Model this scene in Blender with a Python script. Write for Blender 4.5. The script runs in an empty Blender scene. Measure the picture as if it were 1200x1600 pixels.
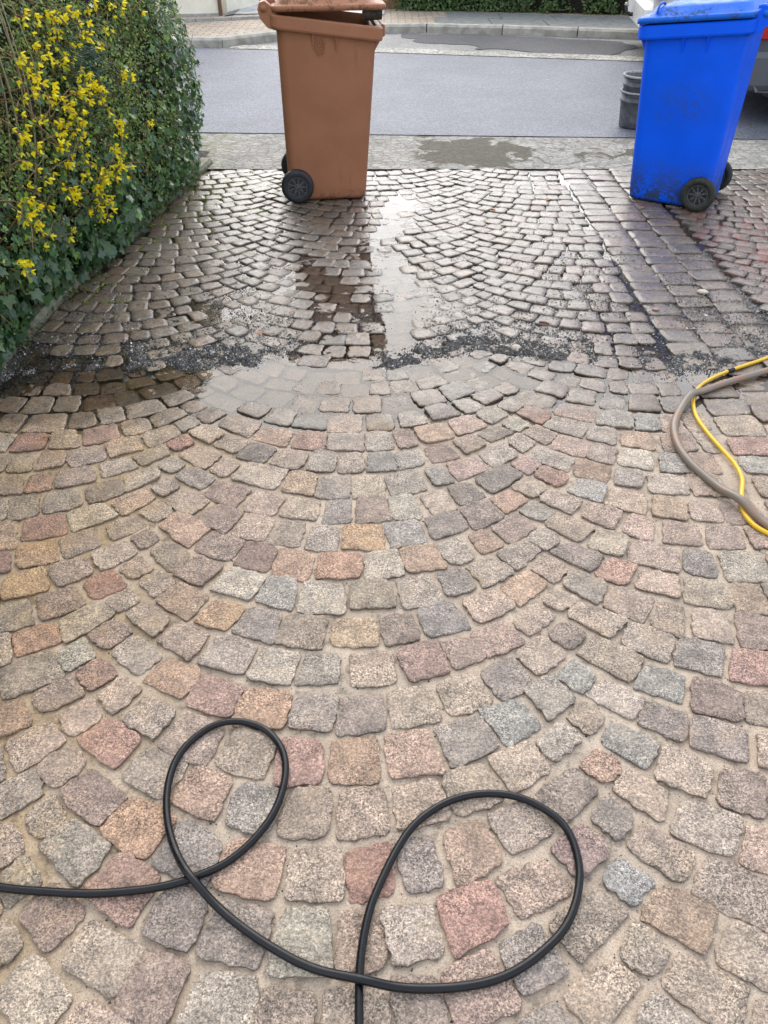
import bpy, math, random
import numpy as np
from mathutils import Vector, Matrix

random.seed(7)
rng = np.random.default_rng(7)
R = math.radians
scene = bpy.context.scene
COL = scene.collection

# ------------------------------------------------------------------ camera
CAM_H, PITCH, FPX = 1.55, R(39.2), 1200.0
cam_data = bpy.data.cameras.new('camera')
cam_data.sensor_fit = 'VERTICAL'
cam_data.sensor_height = 24.0
cam_data.lens = 18.0
cam_data.clip_start = 0.02
cam_data.clip_end = 800
cam = bpy.data.objects.new('camera', cam_data)
cam.location = (0, 0, CAM_H)
cam.rotation_euler = (R(90) - PITCH, 0, 0)
COL.objects.link(cam)
scene.camera = cam

# ------------------------------------------------------------------ sky, sun, exposure
SUN_EL, SUN_AZ = R(38), R(-3)          # azimuth from +Y towards +X
world = bpy.data.worlds.new('World')
scene.world = world
world.use_nodes = True
wn = world.node_tree.nodes
wl = world.node_tree.links
wn.clear()
w_out = wn.new('ShaderNodeOutputWorld')
w_bg = wn.new('ShaderNodeBackground')
w_sky = wn.new('ShaderNodeTexSky')
w_sky.sky_type = 'NISHITA'
w_sky.sun_disc = False
w_sky.sun_elevation = SUN_EL
w_sky.sun_rotation = SUN_AZ
w_sky.air_density = 1.0
w_sky.dust_density = 2.0
w_tc = wn.new('ShaderNodeTexCoord')
w_map = wn.new('ShaderNodeMapping')
w_map.inputs['Scale'].default_value = (1.0, 1.0, 2.2)
w_noise = wn.new('ShaderNodeTexNoise')
w_noise.inputs['Scale'].default_value = 2.3
w_noise.inputs['Detail'].default_value = 6
w_noise.inputs['Roughness'].default_value = 0.55
w_ramp = wn.new('ShaderNodeMapRange')
w_ramp.inputs[1].default_value = 0.32
w_ramp.inputs[2].default_value = 0.60
w_ramp.inputs[3].default_value = 0.25
w_ramp.inputs[4].default_value = 0.85
w_mix = wn.new('ShaderNodeMix')
w_mix.data_type = 'RGBA'
w_mix.inputs[7].default_value = (8.8, 9.4, 10.5, 1)      # bright thin cloud cover
wl.new(w_tc.outputs['Generated'], w_map.inputs[0])
wl.new(w_map.outputs[0], w_noise.inputs['Vector'])
wl.new(w_noise.outputs['Fac'], w_ramp.inputs[0])
wl.new(w_ramp.outputs[0], w_mix.inputs[0])
wl.new(w_sky.outputs[0], w_mix.inputs[6])
wl.new(w_mix.outputs[2], w_bg.inputs[0])
w_bg.inputs[1].default_value = 0.10
wl.new(w_bg.outputs[0], w_out.inputs[0])

sun_data = bpy.data.lights.new('sun', 'SUN')
sun_data.energy = 1.15
sun_data.angle = R(56)      # veiled sun behind thin bright cloud, straight ahead
sun_data.color = (1.0, 0.95, 0.88)
sun = bpy.data.objects.new('sun', sun_data)
sdir = Vector((math.sin(SUN_AZ) * math.cos(SUN_EL), math.cos(SUN_AZ) * math.cos(SUN_EL), math.sin(SUN_EL)))
sun.rotation_euler = (-sdir).to_track_quat('-Z', 'Y').to_euler()
sun.location = (3, 8, 12)
COL.objects.link(sun)

scene.view_settings.view_transform = 'Standard'
scene.view_settings.look = 'None'
scene.view_settings.gamma = 1.0
scene.view_settings.exposure = 1.05
scene.cycles.use_denoising = True
scene.cycles.use_adaptive_sampling = True
scene.cycles.adaptive_threshold = 0.02
scene.cycles.max_bounces = 4
scene.cycles.transparent_max_bounces = 12
scene.cycles.sample_clamp_indirect = 6.0


# ------------------------------------------------------------------ placing helpers (a ray from the camera met with a real plane)
def ray(px, py):
    d = Vector(((px - 600) / FPX, -(py - 800) / FPX, -1.0))
    return Matrix.Rotation(R(90) - PITCH, 3, 'X') @ d


def gp(px, py, z=0.0):
    d = ray(px, py)
    t = (z - CAM_H) / d.z
    return (d.x * t, d.y * t)


def sst(a, b, x):
    t = np.clip((x - a) / (b - a), 0, 1)
    return t * t * (3 - 2 * t)


_perm = np.random.default_rng(3).random((256, 256))


def vnoise(x, y, s=1.0, o=0):
    x = np.asarray(x, float) * s + 17.3 * o + 100.0
    y = np.asarray(y, float) * s + 9.1 * o + 100.0
    xi = np.floor(x).astype(int)
    yi = np.floor(y).astype(int)
    fx = x - xi
    fy = y - yi
    fx = fx * fx * (3 - 2 * fx)
    fy = fy * fy * (3 - 2 * fy)
    g = lambda a, b: _perm[(a + 37 * o) % 256, b % 256]
    return (g(xi, yi) * (1 - fx) + g(xi + 1, yi) * fx) * (1 - fy) + (g(xi, yi + 1) * (1 - fx) + g(xi + 1, yi + 1) * fx) * fy


def fbm(x, y, s=1.0, o=0, n=3):
    v, a, t = 0, 1, 0
    for k in range(n):
        v = v + a * vnoise(x, y, s * 2 ** k, o + k)
        t += a
        a *= 0.5
    return v / t


# ------------------------------------------------------------------ mesh helpers
def mesh(name, verts, faces, mat=None, smooth=False, cols=None):
    me = bpy.data.meshes.new(name)
    me.from_pydata([tuple(v) for v in verts], [], [tuple(f) for f in faces])
    if cols is not None:
        at = me.color_attributes.new('Col', 'FLOAT_COLOR', 'POINT')
        c = np.ones((len(verts), 4), np.float32)
        c[:, :3] = np.asarray(cols, np.float32).reshape(-1, 3)
        at.data.foreach_set('color', c.ravel())
    if smooth:
        me.polygons.foreach_set('use_smooth', [True] * len(me.polygons))
    if mat:
        me.materials.append(mat)
    me.update()
    return me


def link(name, me, parent=None):
    o = bpy.data.objects.new(name, me)
    COL.objects.link(o)
    if parent:
        o.parent = parent
    return o


def obj(name, verts, faces, mat, parent=None, smooth=False, cols=None):
    return link(name, mesh(name, verts, faces, mat, smooth, cols), parent)


def thing(name, label, cat, loc=(0, 0, 0), rz=0, group=None):
    o = bpy.data.objects.new(name, None)
    COL.objects.link(o)
    o.location = loc
    o.rotation_euler = (0, 0, rz)
    return tag(o, label, cat, group)


def tag(o, label, cat, group=None):
    o['label'] = label
    o['category'] = cat
    if group:
        o['group'] = group
    return o


def structure(o, kind='structure'):
    o['kind'] = kind
    return o


class MB:
    def __init__(s):
        s.v, s.f, s.c = [], [], []

    def add(s, vs, fs, col=None):
        n = len(s.v)
        s.v += [tuple(v) for v in vs]
        s.f += [tuple(i + n for i in f) for f in fs]
        if col is not None:
            s.c += [col] * len(vs)
        return s

    def box(s, x0, x1, y0, y1, z0, z1, b=0.0):
        """box with chamfered edges when b > 0"""
        if b <= 0:
            vs = [(x, y, z) for z in (z0, z1) for y in (y0, y1) for x in (x0, x1)]
            return s.add(vs, [(0, 2, 3, 1), (4, 5, 7, 6), (0, 1, 5, 4), (2, 6, 7, 3), (0, 4, 6, 2), (1, 3, 7, 5)])
        rings = []
        for z, i in ((z0, b), (z0 + b, 0), (z1 - b, 0), (z1, b)):
            rings.append(rrect((x0 + x1) / 2, (y0 + y1) / 2, (x1 - x0) / 2 - i, (y1 - y0) / 2 - i, b, 1, z))
        return s.loft(rings, True, True)

    def loft(s, rings, cap0=False, cap1=False, closed=True):
        n = len(rings[0])
        vs = [p for r in rings for p in r]
        fs = []
        for k in range(len(rings) - 1):
            for i in range(n if closed else n - 1):
                j = (i + 1) % n
                fs.append((k * n + i, k * n + j, (k + 1) * n + j, (k + 1) * n + i))
        if cap0:
            fs.append(tuple(range(n - 1, -1, -1)))
        if cap1:
            fs.append(tuple((len(rings) - 1) * n + i for i in range(n)))
        return s.add(vs, fs)

    def tube(s, pts, r, n=8, caps=True):
        pts = [Vector(p) for p in pts]
        rs = r if isinstance(r, (list, tuple)) else [r] * len(pts)
        up = Vector((0, 0, 1))
        rings = []
        prev = None
        for i, p in enumerate(pts):
            t = (pts[min(i + 1, len(pts) - 1)] - pts[max(i - 1, 0)])
            if t.length < 1e-9:
                t = Vector((0, 0, 1))
            t.normalize()
            a = (prev if prev is not None else (up if abs(t.z) < 0.95 else Vector((1, 0, 0))))
            a = a - t * a.dot(t)
            if a.length < 1e-6:
                a = t.orthogonal()
            a.normalize()
            prev = a
            b = t.cross(a)
            rings.append([p + (a * math.cos(2 * math.pi * k / n) + b * math.sin(2 * math.pi * k / n)) * rs[i] for k in range(n)])
        return s.loft(rings, caps, caps)

    def lathe(s, prof, axis='Z', n=24, c=(0, 0, 0), closed=False):
        rings = []
        for (rr, h) in prof:
            ring = []
            for k in range(n):
                a = 2 * math.pi * k / n
                x, y = rr * math.cos(a), rr * math.sin(a)
                if axis == 'Z':
                    p = (x, y, h)
                elif axis == 'Y':
                    p = (x, h, y)
                else:
                    p = (h, x, y)
                ring.append((p[0] + c[0], p[1] + c[1], p[2] + c[2]))
            rings.append(ring)
        if closed:
            rings.append(rings[0])
        return s.loft(rings)

    def build(s, name, mat, parent=None, smooth=False):
        return obj(name, s.v, s.f, mat, parent, smooth, s.c if s.c and len(s.c) == len(s.v) else None)


def rrect(cx, cy, hx, hy, r, n, z):
    """rounded rectangle ring, counter-clockwise; z may be a function of x"""
    r = min(r, hx * 0.98, hy * 0.98)
    pts = []
    for (sx, sy, a0) in ((1, 1, 0), (-1, 1, 90), (-1, -1, 180), (1, -1, 270)):
        for k in range(n + 1):
            a = R(a0 + 90 * k / n)
            x = cx + sx * (hx - r) + r * math.cos(a)
            y = cy + sy * (hy - r) + r * math.sin(a)
            pts.append((x, y, z(x) if callable(z) else z))
    return pts


def smooth_path(pts, n=6):
    """Catmull-Rom through the points"""
    P = [np.array(p, float) for p in pts]
    P = [2 * P[0] - P[1]] + P + [2 * P[-1] - P[-2]]
    out = []
    for i in range(1, len(P) - 2):
        for k in range(n):
            t = k / n
            out.append(0.5 * (2 * P[i] + (P[i + 1] - P[i - 1]) * t + (2 * P[i - 1] - 5 * P[i] + 4 * P[i + 1] - P[i + 2]) * t * t + (3 * P[i] - P[i - 1] - 3 * P[i + 1] + P[i + 2]) * t ** 3))
    out.append(P[-2])
    return out


# ------------------------------------------------------------------ material helpers
class Mat:
    def __init__(s, name):
        s.m = bpy.data.materials.new(name)
        s.m.use_nodes = True
        s.nt = s.m.node_tree
        s.b = s.nt.nodes['Principled BSDF']
        s._pos = None

    def n(s, t, **kw):
        nd = s.nt.nodes.new('ShaderNode' + t)
        for k, v in kw.items():
            setattr(nd, k, v)
        return nd

    def put(s, sock, v):
        if hasattr(v, 'links') or hasattr(v, 'is_linked'):
            s.nt.links.new(v, sock)
        else:
            if isinstance(v, (tuple, list)) and len(v) == 3 and sock.type == 'RGBA':
                v = (*v, 1)
            sock.default_value = v

    def pos(s):
        if s._pos is None:
            s._pos = s.n('NewGeometry').outputs['Position']
        return s._pos

    def objpos(s):
        return s.n('TexCoord').outputs['Object']

    def xyz(s, v=None):
        q = s.n('SeparateXYZ')
        s.put(q.inputs[0], v if v is not None else s.pos())
        return q.outputs

    def noise(s, scale, detail=3, rough=0.5, vec=None, dist=0.0):
        q = s.n('TexNoise')
        q.inputs['Scale'].default_value = scale
        q.inputs['Detail'].default_value = detail
        q.inputs['Roughness'].default_value = rough
        q.inputs['Distortion'].default_value = dist
        s.put(q.inputs['Vector'], vec if vec is not None else s.pos())
        return q.outputs['Fac']

    def voro(s, scale, vec=None, out='Color', feature='F1', rand=1.0):
        q = s.n('TexVoronoi', feature=feature)
        q.inputs['Scale'].default_value = scale
        q.inputs['Randomness'].default_value = rand
        s.put(q.inputs['Vector'], vec if vec is not None else s.pos())
        return q.outputs[out]

    def math(s, op, a, b=0.0, c=0.0, clamp=False):
        q = s.n('Math', operation=op, use_clamp=clamp)
        for i, v in enumerate((a, b, c)):
            s.put(q.inputs[i], v)
        return q.outputs[0]

    def rng(s, v, a, b, c=0.0, d=1.0, smooth=True):
        q = s.n('MapRange', interpolation_type='SMOOTHSTEP' if smooth else 'LINEAR')
        for i, k in enumerate((v, a, b, c, d)):
            s.put(q.inputs[i], k)
        return q.outputs[0]

    def mix(s, f, a, b, mode='MIX'):
        q = s.n('Mix', data_type='RGBA', blend_type=mode)
        s.put(q.inputs[0], f)
        s.put(q.inputs[6], a)
        s.put(q.inputs[7], b)
        return q.outputs[2]

    def scale(s, col, v):
        q = s.n('VectorMath', operation='SCALE')
        s.put(q.inputs[0], col)
        s.put(q.inputs['Scale'], v)
        return q.outputs[0]

    def attr(s, name='Col'):
        return s.n('Attribute', attribute_name=name).outputs['Color']

    def bump(s, h, strength=0.3, dist=0.01):
        q = s.n('Bump')
        q.inputs['Strength'].default_value = strength
        q.inputs['Distance'].default_value = dist
        s.put(q.inputs['Height'], h)
        return q.outputs[0]

    def spot(s, x, y, rx, ry, soft=1.0):
        """1 inside an ellipse on the ground plan, falling to 0 at its edge"""
        o = s.xyz()
        dx = s.math('MULTIPLY', s.math('SUBTRACT', o[0], x), 1 / rx)
        dy = s.math('MULTIPLY', s.math('SUBTRACT', o[1], y), 1 / ry)
        d = s.math('SQRT', s.math('ADD', s.math('MULTIPLY', dx, dx), s.math('MULTIPLY', dy, dy)))
        return s.rng(d, 1.0, 1.0 - soft, 0.0, 1.0)

    def set(s, **kw):
        names = {'color': 'Base Color', 'rough': 'Roughness', 'metal': 'Metallic', 'normal': 'Normal', 'coat': 'Coat Weight',
                 'coat_rough': 'Coat Roughness', 'coat_ior': 'Coat IOR', 'coat_normal': 'Coat Normal', 'spec': 'Specular IOR Level',
                 'sheen': 'Sheen Weight', 'trans': 'Transmission Weight', 'ior': 'IOR', 'sss': 'Subsurface Weight'}
        for k, v in kw.items():
            s.put(s.b.inputs[names[k]], v)
        return s.m


def plain(name, col, rough=0.6, var=0.15, scale=30, bump=0.1, metal=0.0, spec=0.5, bdist=0.005):
    m = Mat(name)
    p = m.objpos()
    n = m.noise(scale, 4, 0.6, p)
    c = m.scale(m.mix(1.0, col, col), m.rng(n, 0.25, 0.75, 1 - var, 1 + var))
    return m.set(color=c, rough=m.rng(m.noise(scale * 0.6, 3, 0.6, p), 0.3, 0.7, rough - 0.08, rough + 0.08), metal=metal, spec=spec,
                 normal=m.bump(n, bump, bdist))


def wet_mask(m):
    """where the paving has been hosed: beyond a ragged line about 2.5 m out"""
    o = m.xyz()
    edge = m.rng(o[0], 0.0, 0.6, 2.40, 2.54)
    e = m.math('ADD', m.math('SUBTRACT', o[1], edge), m.math('MULTIPLY', m.math('SUBTRACT', m.noise(5.0, 3, 0.6), 0.5), 0.45))
    return m.rng(e, -0.06, 0.10)


def red_mask(m):
    a = m.spot(2.15, 4.2, 0.55, 1.25, 0.7)
    n = m.noise(8.5, 4, 0.6, dist=2.0)
    return m.math('MULTIPLY', a, m.rng(n, 0.51, 0.57))


# stone
m = Mat('granite')
base = m.attr()
grain = m.voro(400)
gs = m.n('SeparateColor')
m.put(gs.inputs[0], grain)
gk = m.rng(m.noise(7.5, 2, 0.5), 0.35, 0.65, 0.30, 0.72)
g1 = m.math('ADD', 1.0, m.math('MULTIPLY', m.math('SUBTRACT', m.math('MULTIPLY', gs.outputs[0], 2.0), 1.0), gk))
g2 = m.rng(m.noise(150, 2, 0.6), 0.3, 0.7, 0.72, 1.28)
g3 = m.rng(m.noise(18, 4, 0.65), 0.3, 0.7, 0.70, 1.22)
c = m.scale(base, m.math('MULTIPLY', m.math('MULTIPLY', g1, g2), g3))
rust = m.math('MULTIPLY', m.rng(m.noise(9, 4, 0.65), 0.55, 0.72), 0.35)
c = m.mix(rust, c, (0.30, 0.19, 0.09))
w = wet_mask(m)
xo = m.xyz()
olive = m.math('MULTIPLY', m.rng(xo[0], -0.35, -1.0), m.rng(m.noise(4.5, 4, 0.6), 0.38, 0.62, 0.15, 0.75))
c = m.mix(olive, c, m.mix(1.0, c, (0.92, 0.82, 0.60), 'MULTIPLY'))
silt = m.math('MULTIPLY', m.math('MULTIPLY', w, m.math('MAXIMUM', m.math('MULTIPLY', m.rng(m.noise(75, 3, 0.7), 0.50, 0.58), 0.85), m.rng(m.noise(13, 3, 0.7), 0.48, 0.66, 0, 0.8))), m.rng(xo[1], 2.75, 3.1, 0.1, 0.8))
wetcol = m.mix(silt, m.scale(m.mix(1.0, c, (0.96, 0.89, 0.78), 'MULTIPLY'), 0.55), (0.085, 0.077, 0.066))
c = m.mix(w, c, wetcol)
c = m.mix(m.math('MULTIPLY', red_mask(m), 0.8), c, (0.27, 0.06, 0.042))
hgt = m.math('ADD', m.noise(120, 3, 0.75), m.math('MULTIPLY', m.noise(34, 2, 0.6), 1.1))
film = m.rng(m.noise(11, 3, 0.6), 0.35, 0.65, 0.14, 0.42)
M_STONE = m.set(color=c, rough=m.math('ADD', m.math('MULTIPLY', m.math('SUBTRACT', 1.0, w), m.rng(m.noise(5, 3), 0.35, 0.65, 0.50, 0.72)), m.math('MULTIPLY', w, 0.42)),
                normal=m.bump(hgt, 1.0, 0.009), coat=m.math('MULTIPLY', w, 0.9), coat_rough=film, coat_ior=1.36,
                coat_normal=m.bump(m.noise(80, 3, 0.7), 0.5, 0.005))

# jointing sand
m = Mat('joint_sand')
sp = m.n('SeparateColor')
m.put(sp.inputs[0], m.voro(420))
speck = m.rng(sp.outputs[0], 0, 1, 0.80, 1.18, False)
dark = m.rng(m.voro(130, out='Distance'), 0.10, 0.16, 0.35, 1.0)
big = m.rng(m.noise(7, 4, 0.6), 0.3, 0.7, 0.84, 1.12)
cc = m.mix(m.rng(m.noise(3.0, 3), 0.35, 0.65), (0.49, 0.385, 0.285), (0.44, 0.355, 0.27))
c = m.scale(cc, m.math('MULTIPLY', m.math('MULTIPLY', speck, dark), m.math('MULTIPLY', big, m.rng(m.noise(24, 4, 0.7), 0.52, 0.68, 1.0, 0.58))))
xo = m.xyz()
olive = m.math('MULTIPLY', m.rng(xo[0], -0.2, -0.9), m.rng(m.noise(6, 4, 0.65), 0.35, 0.6, 0.2, 0.85))
c = m.mix(olive, c, m.mix(1.0, c, (0.80, 0.70, 0.48), 'MULTIPLY'))
w = wet_mask(m)
c = m.mix(w, c, m.mix(m.rng(m.noise(4, 3), 0.4, 0.6), (0.075, 0.058, 0.040), (0.045, 0.042, 0.038)))
moss = m.math('MULTIPLY', m.spot(-0.85, 5.35, 0.75, 0.75, 0.7), m.rng(m.noise(12, 4, 0.7), 0.42, 0.52))
c = m.mix(moss, c, (0.27, 0.27, 0.045))
c = m.mix(red_mask(m), c, (0.34, 0.06, 0.038))
M_SAND = m.set(color=c, rough=m.math('SUBTRACT', 0.9, m.math('MULTIPLY', w, 0.45)), normal=m.bump(m.noise(200, 3, 0.7), 0.6, 0.004),
               coat=m.math('MULTIPLY', w, 0.5), coat_rough=0.2)

# shallow water: what is under it shows through, the sky mirrors in it
m = Mat('puddle_water')
m.nt.nodes.remove(m.b)
fr = m.n('Fresnel')
fr.inputs['IOR'].default_value = 1.36
rip = m.bump(m.noise(14, 3, 0.6), 0.12, 0.004)
m.put(fr.inputs['Normal'], rip)
tr = m.n('BsdfTransparent')
m.put(tr.inputs['Color'], (0.84, 0.82, 0.79))
gl = m.n('BsdfGlossy')
gl.inputs['Roughness'].default_value = 0.02
m.put(gl.inputs['Color'], (1, 1, 1))
m.put(gl.inputs['Normal'], rip)
mx = m.n('MixShader')
m.put(mx.inputs[0], fr.outputs[0])
m.put(mx.inputs[1], tr.outputs[0])
m.put(mx.inputs[2], gl.outputs[0])
m.nt.links.new(mx.outputs[0], m.nt.nodes['Material Output'].inputs['Surface'])
M_WATER = m.m

# grit
m = Mat('wet_grit')
M_GRIT = m.set(color=m.attr(), rough=0.28, coat=0.5, coat_rough=0.12)
m = Mat('wet_silt')
sc_ = m.n('SeparateColor')
m.put(sc_.inputs[0], m.voro(260))
c = m.mix(m.rng(sc_.outputs[0], 0.0, 1.0, 0, 1, False), (0.028, 0.026, 0.023), (0.13, 0.12, 0.105))
M_SILT = m.set(color=c, rough=0.4, coat=0.6, coat_rough=0.18, normal=m.bump(m.noise(180, 4, 0.7), 0.8, 0.005))

# asphalt
def asphalt(name, lo, hi, sc=170, rough=0.55, patch=0.12):
    m = Mat(name)
    q = m.n('SeparateColor')
    m.put(q.inputs[0], m.voro(sc))
    c = m.mix(m.rng(q.outputs[0], 0.15, 1.0, 0, 1, False), lo, hi)
    c = m.scale(c, m.math('MULTIPLY', m.rng(m.noise(1.3, 5, 0.6), 0.3, 0.7, 1 - patch, 1 + patch), m.rng(m.noise(40, 3), 0.3, 0.7, 0.86, 1.14)))
    return m.set(color=c, rough=rough, spec=0.4, normal=m.bump(m.noise(sc * 0.7, 3, 0.7), 0.5, 0.006))


M_ROAD = asphalt('road_asphalt', (0.070, 0.075, 0.092), (0.20, 0.21, 0.245), 120, 0.6, 0.12)
M_LANE = asphalt('old_asphalt', (0.12, 0.115, 0.11), (0.30, 0.29, 0.275), 110, 0.6, 0.25)
M_PATCH = asphalt('patched_asphalt', (0.04, 0.04, 0.042), (0.11, 0.105, 0.11), 120, 0.75, 0.2)
M_GUTTER = asphalt('pebble_gutter', (0.14, 0.13, 0.10), (0.52, 0.49, 0.42), 45, 0.7, 0.2)

# small sett pavement strip
m = Mat('mosaic_pavement')
warp = m.n('VectorMath', operation='ADD')
nz = m.n('TexNoise')
nz.inputs['Scale'].default_value = 7
m.put(nz.inputs['Vector'], m.pos())
sub = m.n('VectorMath', operation='SUBTRACT')
m.put(sub.inputs[0], nz.outputs['Color'])
sub.inputs[1].default_value = (0.5, 0.5, 0.5)
m.put(warp.inputs[0], m.pos())
m.put(warp.inputs[1], m.scale(sub.outputs[0], 0.05))
ms = m.n('Mapping')
ms.inputs['Scale'].default_value = (15, 22, 0.01)
m.put(ms.inputs[0], warp.outputs[0])
cell = m.n('SeparateColor')
m.put(cell.inputs[0], m.voro(1.0, ms.outputs[0], rand=0.75))
edge = m.rng(m.voro(1.0, ms.outputs[0], 'Distance', 'DISTANCE_TO_EDGE', 0.75), 0.02, 0.12)
c = m.mix(cell.outputs[0], (0.40, 0.375, 0.325), (0.29, 0.275, 0.245))
c = m.mix(m.math('MULTIPLY', m.math('SUBTRACT', 1.0, edge), 0.6), c, (0.13, 0.12, 0.095))
c = m.scale(c, m.math('MULTIPLY', m.rng(m.noise(130, 3, 0.7), 0.3, 0.7, 0.65, 1.35), m.rng(m.noise(3, 4, 0.6), 0.3, 0.7, 0.85, 1.1)))
mossy = m.math('MULTIPLY', m.rng(m.xyz()[0], -1.0, -1.5), m.rng(m.noise(9, 4, 0.7), 0.45, 0.55, 0, 0.7))
c = m.mix(mossy, c, (0.15, 0.16, 0.04))
en = m.math('MULTIPLY', m.math('SUBTRACT', m.noise(4.2, 5, 0.65, dist=0.8), 0.5), 2.6)
wetp = m.rng(m.math('ADD', m.math('ADD', m.spot(0.65, 6.15, 0.85, 0.75, 1.0), en), 0.0), 0.42, 0.50)
wet2 = m.math('MULTIPLY', m.spot(1.6, 6.1, 1.3, 0.8, 0.9), m.rng(m.noise(3.0, 5, 0.65, dist=1.5), 0.52, 0.58))
wetp = m.math('MAXIMUM', wetp, wet2)
wetp = m.math('MULTIPLY', wetp, m.rng(m.xyz()[0], 0.15, 0.28))
c = m.mix(wetp, c, m.mix(1.0, c, (0.20, 0.18, 0.115), 'MULTIPLY'))
M_MOSAIC = m.set(color=c, rough=m.math('SUBTRACT', 0.8, m.math('MULTIPLY', wetp, 0.12)), spec=0.3, normal=m.bump(m.math('ADD', edge, m.noise(120, 3)), 0.6, 0.006))

m = Mat('clinker_pavement')
br = m.n('TexBrick')
br.inputs['Scale'].default_value = 1.0
br.inputs['Brick Width'].default_value = 0.2
br.inputs['Row Height'].default_value = 0.1
br.inputs['Mortar Size'].default_value = 0.008
m.put(br.inputs['Color1'], (0.46, 0.37, 0.27))
m.put(br.inputs['Color2'], (0.36, 0.28, 0.21))
m.put(br.inputs['Mortar'], (0.14, 0.12, 0.09))
m.put(br.inputs['Vector'], m.pos())
M_CLINKER = m.set(color=m.scale(br.outputs['Color'], m.rng(m.noise(20, 4, 0.7), 0.3, 0.7, 0.75, 1.2)), rough=0.75, normal=m.bump(br.outputs['Fac'], -0.4, 0.006))

M_CONC = plain('grey_concrete', (0.34, 0.33, 0.30), 0.8, 0.25, 14, 0.4)
M_SLAB = plain('dark_paving_slab', (0.17, 0.175, 0.165), 0.7, 0.25, 9, 0.3)
M_KERB = plain('kerb_concrete', (0.36, 0.335, 0.28), 0.8, 0.3, 9, 0.5)
M_MOSSKERB = plain('mossy_edging', (0.15, 0.15, 0.095), 0.75, 0.5, 16, 0.8)
M_SOIL = plain('soil', (0.045, 0.034, 0.024), 0.9, 0.5, 22, 1.0, bdist=0.02)
M_GROUND = plain('verge', (0.07, 0.085, 0.035), 0.95, 0.4, 3, 0.5)

# ------------------------------------------------------------------ the lie of the paving
PITCH_ROW, ROW0 = 0.13, 0.415
XC, HALF = -0.12, 0.61
RAD = HALF / math.sin(R(45))
EDGE_R = 1.225
FAR_Y = 5.74
WATER_Z = -0.0080
KERB = [(-1.0, -1.66), (1.5, -1.64), (2.87, -1.60), (3.5, -1.545), (4.28, -1.44), (5.0, -1.345), (5.75, -1.25), (6.6, -1.18)]


def kerb_x(y):
    return np.interp(y, [k[0] for k in KERB], [k[1] for k in KERB])


def H(x, y):
    x = np.asarray(x, float)
    y = np.asarray(y, float)
    h = 0.005 * (fbm(x, y, 1.6, 1) - 0.5)
    sw = np.exp(-((y - 2.82 - 0.06 * np.sin(2.1 * x + 0.5)) / np.where(y < 2.82, 0.21, 0.25)) ** 2)
    h = h - 0.0128 * sw * (1 - 0.55 * sst(0.1, 0.8, x)) * (0.75 + 0.5 * vnoise(x, y, 2.2, 5))
    far = sst(2.95, 3.25, y)
    h = h - far * (0.0017 + 0.008 * (fbm(x, y, 2.6, 8) - 0.5) * (1 - 0.3 * sst(0.4, 1.0, x)))
    h = h - 0.0095 * (0.6 + 0.8 * fbm(x, y, 5, 17)) * np.exp(-((x - 0.05 - 0.05 * np.sin(4 * y)) / 0.12) ** 2) * sst(2.95, 3.2, y) * (1 - sst(4.9, 5.5, y))
    h = h - 0.0080 * np.exp(-((x - 0.35) / 0.2) ** 2 - ((y - 3.5) / 0.26) ** 2)
    h = h - 0.0098 * (0.55 + 0.9 * fbm(x, y, 4, 19)) * np.exp(-((x + 0.27) / 0.21) ** 2 - ((y - 3.70) / 0.48) ** 2)
    h = h - 0.0060 * np.exp(-((x + 0.75) / 0.3) ** 2 - ((y - 3.4) / 0.2) ** 2)
    h = h - 0.0110 * np.exp(-((x - 0.98) / 0.26) ** 2 - ((y - 5.42) / 0.14) ** 2)
    h = h + 0.0035 * sst(0.55, 0.9, x) * sst(3.2, 3.6, y)
    return h


def bed(x, y):
    d = 0.0090 + 0.0050 * sst(2.45, 2.75, y)
    d = d - 0.011 * np.exp(-((x + 0.85) / 0.5) ** 2 - ((y - 5.35) / 0.5) ** 2) * sst(0.42, 0.6, fbm(x, y, 6, 13))
    return H(x, y) - d - 0.0045 * (fbm(x, y, 9, 11) - 0.5) - 0.0022 * (vnoise(x, y, 60, 15) - 0.5)


# ------------------------------------------------------------------ stones
PAL = [((172, 154, 136), 30), ((184, 164, 146), 20), ((190, 163, 145), 14), ((158, 144, 132), 16), ((166, 158, 146), 12), ((192, 180, 163), 13),
       ((154, 132, 122), 9), ((182, 146, 124), 7), ((188, 157, 128), 6), ((164, 122, 110), 3), ((150, 150, 145), 6), ((128, 122, 118), 4)]
_pw = np.array([p[1] for p in PAL], float)
_pw /= _pw.sum()


def lin(c):
    return np.array([((v / 255) / 12.92 if v / 255 <= 0.04045 else ((v / 255 + 0.055) / 1.055) ** 2.4) for v in c])


STONE_GAIN = 0.90
MEAN_STONE = lin((177, 156, 135))


def tone(rgb, k=0.48):
    return (lin(rgb) * (1 - k) + MEAN_STONE * k) * STONE_GAIN


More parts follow.
